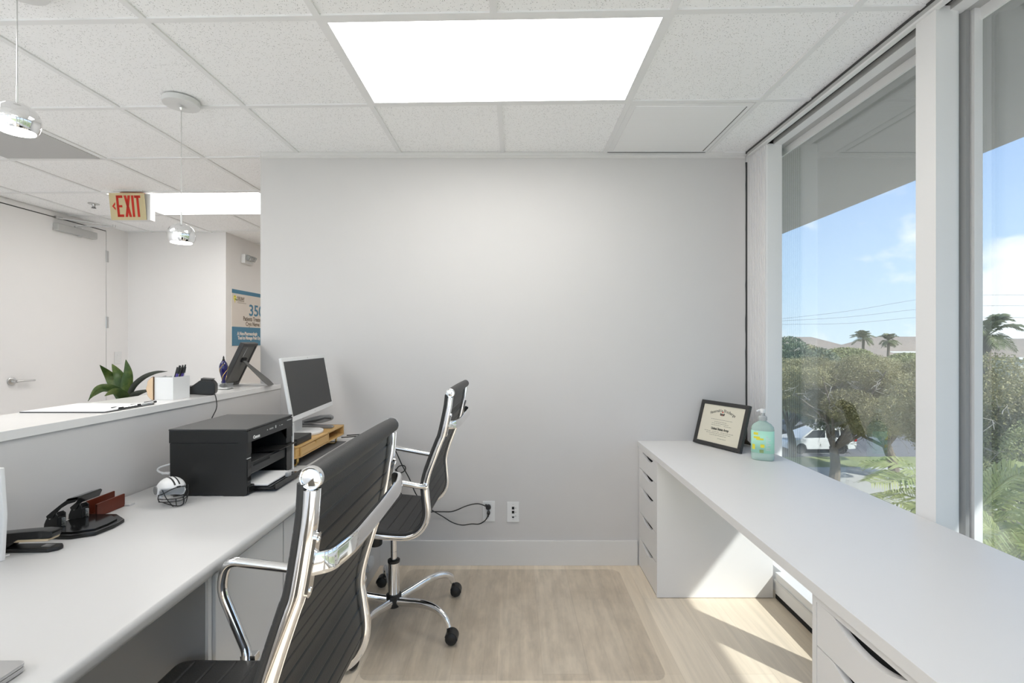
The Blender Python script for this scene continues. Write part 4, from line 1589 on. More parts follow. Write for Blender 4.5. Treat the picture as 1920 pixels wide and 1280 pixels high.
def monitor():
    # panel corners read off the photo; a tilted rectangle
    BL, BR = Vector((-1.008, 2.16, .964)), Vector((-1.048, 2.745, .964))
    ux = (BR - BL).normalized()
    up = Vector((0, 0, 1))
    n = ux.cross(up).normalized()          # faces +x
    tl = .175
    uy = (up * math.cos(tl) - n * math.sin(tl)).normalized()
    nn = ux.cross(uy).normalized()
    W_, H_ = (BR - BL).length, .297
    m = basis(ux, uy, nn, BL - mo.location)
    q = MB()
    q.box(0, 0, -.013, W_, H_, 0, bev=.003, mtx=m)
    q.box(W_ * .2, H_ * .15, -.045, W_ * .8, H_ * .8, -.012, bev=.006, mtx=m)
    po = q.build('display_panel', M['pw'], mo)
    MB().box(.016, .024, -.001, W_ - .013, H_ - .018, .0008, mtx=m).build('screen', M['screen'], po)
    MB().lathe([(0, 0), (.003, 0), (.003, .0008), (0, .001)], 10, m @ Matrix.Translation((W_ * .55, H_ - .009, 0))).build('webcam', M['strip'], po)
    MB().lathe([(0, 0), (.003, 0), (.003, .0008), (0, .001)], 10, m @ Matrix.Translation((W_ * .5, .012, 0))).build('power_light', M['strip'], po)
    nk = MB()
    nk.box(-.075, -.05, .004, -.045, .05, .22, bev=.006)
    nk.box(-.08, -.05, .16, -.04, .05, .24, bev=.006)
    nk.build('monitor_neck', M['pw'], mo)
    bs = MB()
    pts = [(-.09, -.10), (.005, -.10)] + [(.005 + .070 * math.sin(a), .0 - .10 * math.cos(a)) for a in [PI * i / 16 for i in range(1, 16)]] + [(.005, .10), (-.09, .10)]
    bs.prism(pts, 'z', .0, .012, bev=.003)
    bs.build('monitor_base', M['pw'], mo)


monitor()

dkb = MB()
dkb.prism(rrect(-.085, -.040, .055, .125, .008), 'z', 0, .030, bev=.003)
tag(dkb.build('docking_box', M['black'], None, (-1.04, 2.185, DZ + tz + .003)), 'flat black docking box on the near end of the bamboo riser', 'docking station')

# grey stapler on the monitor base
gs = thing('desk_stapler', 'grey and black angled stapler on the bamboo riser behind the monitor base', 'stapler', (-1.080, 2.590, DZ + tz + .003), math.radians(6))
MB().prism([(-.085, 0), (.085, 0), (.092, .006), (.080, .014), (.02, .016), (-.03, .022), (-.085, .026)], 'y', -.020, .020, bev=.004).build('stapler_base', M['sgrey'], gs)
MB().prism([(-.088, .024), (-.03, .026), (.03, .030), (.085, .044), (.088, .062), (.070, .072), (.02, .070), (-.04, .056), (-.088, .040)], 'y', -.019, .019, bev=.005).build('stapler_arm', M['sgrey'], gs)
MB().prism([(-.06, .032), (.0, .036), (.05, .052), (.084, .048), (.084, .060), (.05, .062), (.0, .050), (-.06, .040)], 'y', -.0205, .0205, bev=.003).build('rubber_grip', M['charc'], gs)

# white slim document holder beside the printer
wb = MB()
wb.box(-.17, -.006, 0, 0, .006, .205, bev=.002)
wb.box(-.17, -.004, 0, -.02, .03, .006)
tag(wb.build('document_divider', M['pw'], None, (-.983, 2.113, DZ)), 'slim white upright divider standing between printer and bamboo riser', 'divider')

# ---------------------------------------------------------------- things on the counter
CZ = 1.080
cb = thing('clipboard', 'clipboard holding a white form lying flat on the counter', 'clipboard', (-1.597, 1.79, CZ))
MB().prism(rrect(-.155, -.118, .155, .118, .012), 'z', 0, .003).build('board', M['charc'], cb)
MB().box(-.150, -.112, .003, .146, .112, .0045).build('form_sheet', M['paper'], cb)
q = MB()
q.prism([(.125, .003), (.146, .003), (.150, .008), (.140, .012), (.128, .009)], 'y', -.055, .055, bev=.001)
q.build('clip', M['chrome'], cb)
q = MB()
q.box(.118, -.052, .008, .150, -.030, .011, bev=.001)
q.box(.120, .035, .008, .150, .05, .011, bev=.001)
q.build('clip_grip', M['black'], cb)
pe = thing('ballpoint_pen', 'white and black pen lying along the clipboard edge', 'pen', (-1.456, 1.855, CZ + .0085))
MB().tube([(0, -.06, 0), (.004, .05, 0)], .004, 10).build('pen_barrel', M['pw'], pe)
MB().tube([(.004, .05, 0), (.0045, .066, 0)], .0042, 10).box(.000, .010, .003, .003, .052, .006).build('pen_clip', M['black'], pe)

pot = thing('pen_box', 'white square pen box with scalloped wooden plaque on the counter', 'pen holder', (-1.508, 2.092, CZ + .0005))
q = MB()
a, b, h_, w_ = .041, .052, .097, .003
def shell_box(q, a, b, h_, w_, zb):
    o_, i_ = [(-a, -b), (a, -b), (a, b), (-a, b)], [(-a + w_, -b + w_), (a - w_, -b + w_), (a - w_, b - w_), (-a + w_, b - w_)]
    vs = [(x, y, 0) for x, y in o_] + [(x, y, h_) for x, y in o_] + [(x, y, h_) for x, y in i_] + [(x, y, zb) for x, y in i_]
    fs = [(3, 2, 1, 0), (12, 13, 14, 15)]
    for k in range(4):
        j = (k + 1) % 4
        fs += [(k, j, 4 + j, 4 + k), (4 + k, 4 + j, 8 + j, 8 + k), (8 + k, 8 + j, 12 + j, 12 + k)]
    q.add(vs, fs)


shell_box(q, a, b, h_, w_, .004)
q.build('box_body', M['pw'], pot)
scal = []
for i in range(33):
    t = i / 32
    an = math.radians(90 + 180 * t)
    rr = 1 + .05 * math.sin(t * PI * 9)
    scal.append((-a + .001 + .031 * rr * math.cos(an), .049 + .049 * math.sin(an)))
q = MB()
q.prism(scal, 'y', -b - .004, -b + .002)
po = q.build('wooden_plaque', M['plywood'], pot)
q = MB()
q.tube([(x, -b - .001, z) for x, z in scal], .0022, 6, up=(0, 1, 0))
q.box(-a - .0015, -b - .004, .0, -a + .0015, -b + .001, h_ + .002)
q.build('burnt_rim', M['burnt'], po)
pens = [(.010, -.022, .020, .018, M['purple'], 'pen', 'purple pen leaning in the white pen box'),
        (-.004, -.008, .026, .02, M['pw'], 'pen', 'white pen with black top leaning in the front of the pen box'),
        (.012, .006, .018, .025, M['purple'], 'pen', 'dark blue pen standing behind the purple one in the pen box'),
        (-.006, .020, .022, .016, M['black'], 'pen', 'black pen standing at the back of the pen box'),
        (.016, .024, .012, .014, M['pw'], 'pen', 'white pen at the window side of the pen box')]
for i, (px_, py_, lx, ly, m_, nm, lb) in enumerate(pens):
    base_ = Vector((-1.508 + px_, 2.092 + py_, CZ + .008))
    d_ = Vector((lx, ly, .12)).normalized()
    pp = thing('pen', lb, 'pen', base_, 0, 'pens in the white pen box')
    MB().tube([(0, 0, 0), d_ * .105], .0052, 10).build('pen_barrel', m_, pp)
    q = MB()
    q.tube([d_ * .103, d_ * .132], .0048, 10)
    q.tube([d_ * .130, d_ * .142], .0028, 8)
    q.tube([d_ * .09 + Vector((-.008, -.002, 0)), d_ * .135 + Vector((-.008, -.002, 0))], .0016, 6)
    q.build('pen_top', M['black'], pp)

# card reader
rdr = thing('card_reader', 'black card payment terminal with cable on the counter', 'card reader', (-1.472, 2.235, CZ + .0008), math.radians(24))
q = MB()
q.prism([(-.115, .008), (-.02, .004), (.052, .0), (.060, .008), (.060, .040), (.045, .055), (.0, .058), (-.035, .036), (-.115, .030)], 'y', -.038, .038, bev=.006)
q.build('terminal_body', M['black'], rdr)
q = MB()
q.prism([(.0, .055), (.042, .053), (.050, .060), (.0, .064)], 'y', -.030, .030, bev=.002)
q.build('paper_cover', M['charc'], rdr)
q = MB()
q.prism([(-.16, .028), (-.10, .028), (-.12, .062), (-.15, .075)], 'y', -.036, .036, bev=.003)
q.prism([(-.162, .0), (-.11, .0), (-.10, .03), (-.162, .03)], 'y', -.034, .034, bev=.003)
q.build('screen_hood', M['charc'], rdr)
cbp = [(.052, -.01, .012)]
q = MB()
pth = spline([(a_, b_ - .05, c_) for a_, b_, c_ in [(-1.425, 2.275, 1.090), (-1.402, 2.27, 1.085), (-1.388, 2.262, 1.050), (-1.382, 2.25, 1.020), (-1.390, 2.235, .985), (-1.396, 2.225, .955), (-1.392, 2.21, .92)]], 8)
inv = (Matrix.Translation(rdr.location) @ Matrix.Rotation(math.radians(24), 4, 'Z')).inverted()
q.tube([inv @ p for p in pth], .0022, 8)
q.build('reader_cable', M['black'], rdr)
for c_ in rdr.children:
    if not c_.name.startswith('reader_cable'):
        c_.scale = (1, 1, 1.25)

# acrylic card stand with the blue glass piece, picture frame seen from behind
ac = thing('acrylic_card_stand', 'low clear acrylic card stand on the counter in front of the frame', 'card stand', (-1.530, 2.50, CZ))
q = MB()
q.box(-.036, -.025, 0, .036, .025, .003)
q.box(-.036, .020, 0, .036, .023, .032)
q.box(.033, -.025, 0, .036, .023, .034)
q.box(-.036, -.025, 0, -.033, .023, .034)
q.box(-.036, -.025, .031, .036, .023, .034)
q.build('stand_shell', M['acryl'], ac)
MB().box(-.030, -.022, .004, .028, .018, .007).build('cards', M['paper'], ac)
bg = thing('blue_glass_bottle', 'cobalt blue and gold glass bottle standing on the clear card stand', 'bottle', (-1.532, 2.50, CZ + .0345))
GP = [(0, 0), (.010, 0), (.0085, .010), (.010, .022), (.0155, .045), (.0205, .070), (.0205, .088), (.016, .103), (.010, .112), (.007, .117), (0, .118)]
MB().lathe(GP, 28).build('glass_body', M['blueglass'], bg)
MB().lathe([(.006, .116), (.007, .121), (.004, .126), (.0045, .131), (.002, .140), (0, .143)], 16).build('stopper', M['blackg'], bg)
q = MB()
for ph in (0, 2.1, 4.2):
    gr = [(float(np.interp(.015 + .085 * t, [z for r, z in GP[1:]], [r for r, z in GP[1:]])) - .0002, ph + t * 3.2, .015 + .085 * t) for t in [i / 24 for i in range(25)]]
    q.tube([(r * math.cos(a), r * math.sin(a), z) for r, a, z in gr], .0014, 5)
q.build('gold_swirl', M['gold'], bg)

pf = thing('picture_frame', 'dark picture frame seen from behind, leaning on its easel on counter', 'picture frame', (-1.605, 2.69, CZ))


def frame_back():
    # bottom edge runs along y; the frame leans back towards +x
    d0 = Vector((-.045 * 0 - .0, 0, 0))
    ux = Vector((-.20, .98, 0)).normalized()
    lean = math.radians(24)
    n = ux.cross(Vector((0, 0, 1))).normalized()      # +x side = back of the frame
    uy = (Vector((0, 0, 1)) * math.cos(lean) + n * math.sin(lean)).normalized()
    nn = ux.cross(uy).normalized()
    W_, H_ = .235, .262
    m = basis(ux, uy, nn, Vector((0, 0, .0)) - ux * (W_ / 2))
    q = MB()
    bw = .018
    q.box(0, 0, -.022, W_, bw, 0, bev=.001, mtx=m)
    q.box(0, H_ - bw, -.022, W_, H_, 0, bev=.001, mtx=m)
    q.box(0, bw, -.022, bw, H_ - bw, 0, bev=.001, mtx=m)
    q.box(W_ - bw, bw, -.022, W_, H_ - bw, 0, bev=.001, mtx=m)
    q.build('frame_border', M['frameb'], pf)
    MB().box(bw, bw, -.012, W_ - bw, H_ - bw, -.005, mtx=m).build('backing_board', M['frameg'], pf)
    top = m @ Vector((W_ / 2, H_ * .60, 0))
    foot = Vector((.232, -.005, .0035))
    q = MB()
    dr = (foot - top).normalized()
    side = ux
    nr = dr.cross(side).normalized()
    mm = basis(dr, side, nr, top)
    Lg = (foot - top).length
    q.prism([(0, -.020), (Lg * .78, -.055), (Lg * .985, -.046), (Lg * .985, .046), (Lg * .78, .055), (0, .020)], 'z', -.002, .002, mtx=mm)
    q.build('easel_leg', M['frameg'], pf)
    q = MB()
    q.box(W_ / 2 - .03, H_ * .57, -.004, W_ / 2 + .03, H_ * .66, .004, mtx=m)
    q.build('easel_hinge', M['dark'], pf)
    q = MB()
    q.tube([m @ Vector((W_ * .30, H_ * .70, .001)), m @ Vector((W_ * .32, H_ * .90, .001))], .0016, 6)
    q.build('metal_tab', M['chrome'], pf)


frame_back()


# potted plant behind the counter
pl = thing('potted_plant', 'green strap-leaved plant rising behind the counter', 'plant', (-2.02, 2.46, 0))
MB().lathe([(0, 0), (.12, 0), (.155, .94), (.165, .96), (.165, .985), (.15, .985), (.145, .95), (0, .945)], 32).build('planter', M['pot'], pl)
MB().lathe([(0, .95), (.144, .945), (0, .96)], 24).build('soil', M['soil'], pl)


def strap(pts, w, m, name='leaf'):
    P = spline(pts, 8)
    n = len(P)
    vs, fs = [], []
    for i, p in enumerate(P):
        t = i / (n - 1)
        ww = w * math.sin(PI * min(1, .12 + .88 * t) ** .8) ** .8 if t < .999 else .0005
        ww = max(ww, .001)
        tg = (P[min(i + 1, n - 1)] - P[max(i - 1, 0)]).normalized()
        view = Vector((.62, -.78, .1))
        sd = tg.cross(view).normalized()
        up = sd.cross(tg)
        vs += [p - sd * ww + up * ww * .35, p, p + sd * ww + up * ww * .35]
    for i in range(n - 1):
        for k in range(2):
            fs.append((i * 3 + k, i * 3 + k + 1, i * 3 + 3 + k + 1, i * 3 + 3 + k))
    o = MB().add(vs, fs).build(name, m, pl, ang=80)
    md = o.modifiers.new('thickness', 'SOLIDIFY')
    md.thickness = .0012
    return o


def PL(px, py, Y=2.46):
    return at(px, py, Y) - pl.location


bse = PL(238, 762)
strap([bse, PL(222, 728), PL(206, 705), PL(187, 684, 2.40)], .030, M['plant'])
strap([bse, PL(230, 722), PL(222, 702), PL(210, 682, 2.5)], .028, M['plant'])
strap([bse, PL(238, 722), PL(240, 698), PL(236, 674, 2.46)], .024, M['plant'])
strap([bse, PL(228, 738, 2.40), PL(205, 726, 2.34), PL(182, 728, 2.30), PL(165, 752, 2.28)], .017, M['plant'])
strap([bse, PL(222, 735, 2.5), PL(196, 728, 2.5), PL(176, 738, 2.5), PL(168, 748, 2.5)], .018, M['plant'])
strap([bse, PL(232, 742, 2.36), PL(214, 734, 2.30), PL(196, 742, 2.25)], .022, M['plant'])
strap([bse, PL(248, 728), PL(268, 708), PL(292, 698), PL(314, 696)], .013, M['plantd'])
strap([bse, PL(250, 742), PL(264, 735), PL(285, 730)], .016, M['plantd'])

# ---------------------------------------------------------------- certificate and hand gel on the window desk
ce = thing('framed_certificate', 'black framed cream certificate standing on the window desk', 'framed certificate', (1.121, 2.64, RZ))


def certificate():
    BL = Vector((1.0526, 2.785, RZ)) - ce.location
    ux = Vector((.426, -.905, 0)).normalized()
    back = Vector((.905, .426, 0)).normalized()
    lean = math.radians(17.5)
    uy = Vector((0, 0, 1)) * math.cos(lean) + back * math.sin(lean)
    nn = ux.cross(uy).normalized()
    W_, H_ = .322, .256
    m = basis(ux, uy, nn, BL + Vector((0, 0, .004)))
    bw = .021
    q = MB()
    q.box(0, 0, -.014, W_, bw, .006, bev=.0015, mtx=m)
    q.box(0, H_ - bw, -.014, W_, H_, .006, bev=.0015, mtx=m)
    q.box(0, bw, -.014, bw, H_ - bw, .006, bev=.0015, mtx=m)
    q.box(W_ - bw, bw, -.014, W_, H_ - bw, .006, bev=.0015, mtx=m)
    q.build('frame_border', M['frameb'], ce)
    MB().box(bw - .004, bw - .004, -.010, W_ - bw + .004, H_ - bw + .004, -.004, mtx=m).build('backing_board', M['brownb'], ce)
    sh = MB().box(bw, bw, -.004, W_ - bw, H_ - bw, 0, mtx=m).build('certificate_sheet', M['cream'], ce)
    tm = MB()
    # arched heading, letter by letter
    head = 'Honorable Discharge'
    wds = []
    n = len(head)
    R_ = .165
    for i, ch_ in enumerate(head):
        if ch_ == ' ':
            continue
        a = (i - (n - 1) / 2) / n * 1.02
        v, f = text_geo(ch_, .0225, 'CENTER', bold=.0005, sx=.72)
        lm = Matrix.Translation((W_ / 2 + R_ * math.sin(a), .047 + R_ * math.cos(a) - .012, .0005)) @ Matrix.Rotation(-a, 4, 'Z')
        tm.add(v, f, m @ lm)
    v, f = text_geo('United States Army', .0185, 'CENTER', bold=.0007, sx=.80)
    t2 = MB()
    t2.add(v, f, m @ Matrix.Translation((W_ / 2 + .002, .095, .0005)))
    t2.build('service_name', M['inkd'], sh)
    tm.build('heading', M['ink'], sh)
    ln = MB()
    for y, a, b in ((.153, .09, .235), (.140, .115, .20), (.130, .10, .215), (.120, .10, .165), (.120, .185, .235), (.083, .06, .105), (.083, .115, .16), (.083, .172, .255), (.074, .075, .24), (.064, .10, .215), (.048, .16, .215)):
        x_ = a
        while x_ < b:
            w_ = random.uniform(.006, .016)
            ln.box(x_, y, .0001, min(b, x_ + w_), y + .0018, .0005, mtx=m)
            x_ += w_ + .003
    ln.build('text_lines', M['ink'], sh)
    em = MB()
    cx_, cy_ = W_ / 2 - .002, .184
    em.prism([(cx_ - .004, cy_ + .006), (cx_ + .004, cy_ + .006), (cx_ + .004, cy_ - .004), (cx_, cy_ - .009), (cx_ - .004, cy_ - .004)], 'z', .0002, .0008, mtx=m)
    for s in (-1, 1):
        em.prism([(cx_ + s * .004, cy_ + .002), (cx_ + s * .012, cy_ + .010), (cx_ + s * .016, cy_ + .004), (cx_ + s * .013, cy_ - .006), (cx_ + s * .005, cy_ - .005)], 'z', .0001, .0006, mtx=m)
    em.build('eagle_emblem', M['inkd'], sh)
    e2 = MB()
    e2.prism([(cx_ + .004 * math.cos(a), cy_ + .014 + .004 * math.sin(a)) for a in [2 * PI * i / 10 for i in range(10)]], 'z', .0002, .0008, mtx=m)
    e2.prism([(cx_ - .003, cy_ - .001), (cx_ + .003, cy_ - .001), (cx_, cy_ - .007)], 'z', .0006, .0010, mtx=m)
    e2.build('emblem_shield', M['signred'], sh)
    # easel back
    top = m @ Vector((W_ * .5, H_ * .62, -.012))
    foot = top.copy()
    foot.z = .002
    foot += back * .165
    q = MB()
    dr = (foot - top).normalized()
    mm = basis(dr, ux, dr.cross(ux).normalized(), top)
    Lg = (foot - top).length
    q.prism([(0, -.018), (Lg * .98, -.060), (Lg * .98, .060), (0, .018)], 'z', -.002, .002, mtx=mm)
    q.build('easel_back', M['brownb'], ce)


certificate()

sb = thing('sanitizer_bottle', 'green pump bottle of hand sanitizer on the window desk', 'bottle', (1.247, 2.38, RZ), math.radians(-27))


def oval(rx, ry, z, n=32, p=2.6):
    out = []
    for i in range(n):
        a = 2 * PI * i / n
        c, s = math.cos(a), math.sin(a)
        out.append((rx * math.copysign(abs(c) ** (2 / p), c), ry * math.copysign(abs(s) ** (2 / p), s), z))
    return out


def loft(rings):
    n = len(rings[0])
    vs = [p for r_ in rings for p in r_]
    fs = [(i * n + k, i * n + (k + 1) % n, (i + 1) * n + (k + 1) % n, (i + 1) * n + k) for i in range(len(rings) - 1) for k in range(n)]
    fs.append(tuple(range(n - 1, -1, -1)))
    fs.append(tuple((len(rings) - 1) * n + k for k in range(n)))
    return MB().add(vs, fs)


loft([oval(.046, .030, 0), oval(.051, .034, .004), oval(.052, .035, .02), oval(.052, .035, .150), oval(.050, .034, .164), oval(.040, .028, .178), oval(.022, .019, .190), oval(.017, .017, .194, p=2), oval(.017, .017, .200, p=2)]).build('bottle_body', M['gel'], sb)
lb_ = MB()
for sgn in (-1,):
    ring = []
    for z in (.038, .148):
        pts_ = [p for p in oval(.0526, .0356, z, 64)]
        ring.append([p for i, p in enumerate(pts_) if 32 <= i <= 64 and 33 <= i <= 63])
    n = len(ring[0])
    lb_.add(ring[0] + ring[1], [(i, i + 1, n + i + 1, n + i) for i in range(n - 1)])
lbo = lb_.build('bottle_label', M['gellab'], sb)
mm = lbo.modifiers.new('thickness', 'SOLIDIFY')
mm.thickness = .0006


def patch(mb, x0, x1, z0, z1):
    pts_ = [(x, -.0363 * (1 - abs(x / .0526) ** 2.6) ** (1 / 2.6)) for x in [x0 + (x1 - x0) * i / 4 for i in range(5)]]
    mb.add([(x, y - .0006, z0) for x, y in pts_] + [(x, y - .0006, z1) for x, y in pts_], [(i, i + 1, 5 + i + 1, 5 + i) for i in range(4)])


yp = MB()
for x0, x1, z0, z1 in ((-.040, -.020, .128, .140), (-.040, -.012, .110, .120), (-.028, .004, .103, .112), (-.046, -.034, .055, .080), (-.010, .008, .066, .082)):
    patch(yp, x0, x1, z0, z1)
yp.build('yellow_print', M['yellow'], lbo)
yp = MB()
patch(yp, -.014, .004, .040, .055)
yp.build('leaf_print', M['green'], lbo)
yp = MB()
for k in range(9):
    patch(yp, .014, .036 - .006 * (k % 3), .055 + k * .008, .0575 + k * .008)
yp.build('small_print', M['pw'], lbo)
MB().lathe([(0, .198), (.0205, .198), (.0205, .214), (.016, .219), (.008, .221), (.006, .236), (0, .236)], 24).build('pump_collar', M['clearp'], sb)
q = MB()
q.lathe([(0, .234), (.0115, .234), (.014, .242), (.0135, .250), (.010, .255), (0, .256)], 20)
q.tube(fillet([(0, 0, .247), (-.018, -.006, .247), (-.026, -.008, .240)], .01), .0055, 10)
q.build('pump_head', M['pw'], sb)
MB().tube([(0, 0, .01), (0, 0, .198)], .0025, 8).build('dip_tube', M['clearp'], sb)


# ---------------------------------------------------------------- power cords behind the far chair
def cord(name, label, pts, plug_round):
    P = [at(a, b, y - (.012 if not plug_round and i_ < len(pts) - 3 else 0)) for i_, (a, b, y) in enumerate(pts)]
    o = thing(name, label, 'cord', P[-1], 0)
    q = MB()
    q.tube([p - P[-1] for p in spline(P, 8)], .0032, 8)
    q.build('cable', M['black'], o)
    q = MB()
    if plug_round:
        q.lathe([(0, 0), (.014, 0), (.0155, .004), (.0155, .016), (.012, .020), (0, .021)], 20, basis((1, 0, 0), (0, 0, 1), (0, -1, 0), (.004, YB - .008 - P[-1].y, -.003)))
        q.tube([(.0, YB - .02 - P[-1].y, .0), (-.014, YB - .02 - P[-1].y, .013)], .006, 10)
    else:
        q.lathe([(0, 0), (.010, 0), (.011, .004), (.010, .018), (.006, .022), (0, .022)], 6, basis((1, 0, 0), (0, 0, 1.25), (0, -1, 0), (.002, YB - .008 - P[-1].y, .010)))
        q.tube([(.001, YB - .02 - P[-1].y, .004), (-.002, YB - .02 - P[-1].y, -.012)], .005, 10)
    q.build('plug', M['black'], o)


cord('power_lead', 'black cord looping from the desk end to the upper socket', [(640, 820, 2.72), (680, 817, 2.77), (712, 816, 2.80), (727, 830, 2.80), (730, 852, 2.80), (735, 870, 2.80), (742, 881, 2.80), (752, 886, 2.80), (760, 880, 2.80), (758, 873, 2.805), (748, 874, 2.81), (742, 884, 2.81), (742, 900, 2.81), (752, 925, 2.81), (772, 950, 2.81), (792, 962, 2.81), (812, 959, 2.81), (830, 959, 2.81), (850, 958, 2.81), (875, 948, 2.81), (895, 944, 2.81), (909, 948, 2.80), (914, 952, 2.79)], True)
cord('power_lead', 'black cord running straight down to the lower socket', [(650, 816, 2.74), (690, 814, 2.78), (725, 818, 2.795), (742, 846, 2.795), (754, 872, 2.795), (768, 898, 2.795), (779, 924, 2.795), (794, 944, 2.79), (808, 955, 2.80), (830, 968, 2.80), (848, 979, 2.80), (866, 984, 2.80), (884, 982, 2.80), (898, 982, 2.80), (909, 976, 2.80), (915, 967, 2.79)], False)


# ================================================================= outside
GZ = -6.2
struct(MB().box(13.0, -60, GZ - .3, 220, 260, GZ).build('ground_lawn', M['grass']))
struct(MB().box(-60, -60, GZ - .3, 13.0, 260, GZ - .01).build('ground_base', M['conc']))
drv = MB()
drv.add([(3, 21.0, GZ + .01), (40, 21.0, GZ + .01), (40, 28.4, GZ + .01), (3, 28.4, GZ + .01), (3, 21.0, GZ - .1), (40, 21.0, GZ - .1), (40, 28.4, GZ - .1), (3, 28.4, GZ - .1)], [(0, 1, 2, 3), (4, 7, 6, 5), (0, 4, 5, 1), (1, 5, 6, 2), (2, 6, 7, 3), (3, 7, 4, 0)])
struct(drv.build('ground_driveway', M['conc']))
pk = MB()
pk.box(3, 31.0, GZ - .1, 75, 46, GZ + .015)
struct(pk.build('ground_parking', M['asph']))


def car(name, label, x, y, m, Ln=4.7, Hh=1.72, rz=0.0):
    """side view along x, nose to -x"""
    o = thing(name, label, 'car', (x, y, GZ + .016), rz)
    W_ = 1.85
    s = Ln / 4.7
    body = [(-2.30, .35), (-2.34, .62), (-2.25, .88), (-1.30, 1.02), (-.95, 1.05), (2.10, 1.08), (2.30, 1.02), (2.36, .62), (2.30, .34), (1.78, .30), (1.72, .52), (1.55, .68), (1.35, .70), (1.12, .60), (1.02, .32), (-.98, .30), (-1.05, .55), (-1.22, .68), (-1.42, .70), (-1.62, .58), (-1.72, .32)]
    q = MB()
    q.prism([(a * s, b) for a, b in body], 'y', -W_ / 2, W_ / 2, bev=.05)
    q.prism([(a * s, b) for a, b in [(-1.35, 1.0), (-.55, Hh - .10), (-.30, Hh), (1.60, Hh), (1.85, Hh - .06), (2.22, 1.05)]], 'y', -W_ / 2 + .12, W_ / 2 - .12, bev=.05)
    q.build('car_body', m, o)
    g_ = MB()
    for side in (-1, 1):
        y_ = side * (W_ / 2 - .115)
        for pl_ in ([(-1.08, 1.06), (-.50, Hh - .16), (.30, Hh - .13), (.30, 1.08)], [(.40, 1.08), (.40, Hh - .13), (1.22, Hh - .14), (1.28, 1.08)], [(1.38, 1.10), (1.32, Hh - .14), (1.62, Hh - .16), (1.95, 1.12)]):
            g_.prism([(a * s, b) for a, b in pl_], 'y', min(y_, y_ + side * .012), max(y_, y_ + side * .012))
    g_.build('side_windows', M['carglass'], o)
    for wx in (-1.37, 1.40):
        for side in (-1, 1):
            w_ = MB()
            mt = basis((1, 0, 0), (0, 0, 1), (0, side, 0), (wx * s, side * (W_ / 2 - .22), .345))
            w_.lathe([(.23, .0), (.33, .02), (.345, .05), (.345, .18), (.32, .21), (.24, .215), (.23, .20)], 28, mt)
            wo = w_.build('wheel', M['tyre'], o)
            rm = MB()
            rm.lathe([(.0, .19), (.06, .20), (.07, .18), (.0, .17)], 14, mt)
            rm.lathe([(.20, .17), (.235, .20), (.235, .16), (.20, .15)], 24, mt)
            for k in range(6):
                rm.box(.05, -.03, .165, .22, .03, .195, mtx=mt @ Matrix.Rotation(k * PI / 3, 4, 'Z'))
            rm.build('rim', M['alum'], wo)
    tl_ = MB()
    for side in (-1, 1):
        tl_.box(2.14 * s, side * (W_ / 2 - .02) - .10, .86, 2.30 * s, side * (W_ / 2 - .02) + .03, 1.08, bev=.02)
    tl_.build('tail_light', M['red'], o)
    return o


car('parked_car', 'white sport utility car parked beyond the tree, tail light to the right', 20.55, 32.6, M['carw'])
car('parked_car', 'dark blue car parked in front of the white one, half hidden by the tree', 19.4, 37.6, M['carg'], 4.5, 1.45)


def leaf_cloud(n, blobs, size, aspect=.5):
    """blobs: (cx,cy,cz,rx,ry,rz)"""
    B = np.array(blobs)
    wts = (B[:, 3] * B[:, 4] * B[:, 5]) ** .66
    idx = RNG.choice(len(B), n, p=wts / wts.sum())
    d = RNG.normal(size=(n, 3))
    d /= np.linalg.norm(d, axis=1)[:, None]
    r = RNG.uniform(.55, 1.05, n) ** .6
    P = B[idx, :3] + d * r[:, None] * B[idx, 3:6]
    a = RNG.normal(size=(n, 3)) + d * .4
    a /= np.linalg.norm(a, axis=1)[:, None]
    b = np.cross(a, RNG.normal(size=(n, 3)))
    b /= np.linalg.norm(b, axis=1)[:, None]
    s = size * RNG.uniform(.6, 1.3, n)[:, None]
    V = np.stack([P - a * s, P + b * s * aspect, P + a * s, P - b * s * aspect], axis=1).reshape(-1, 3)
    return V, np.arange(n * 4).reshape(n, 4)


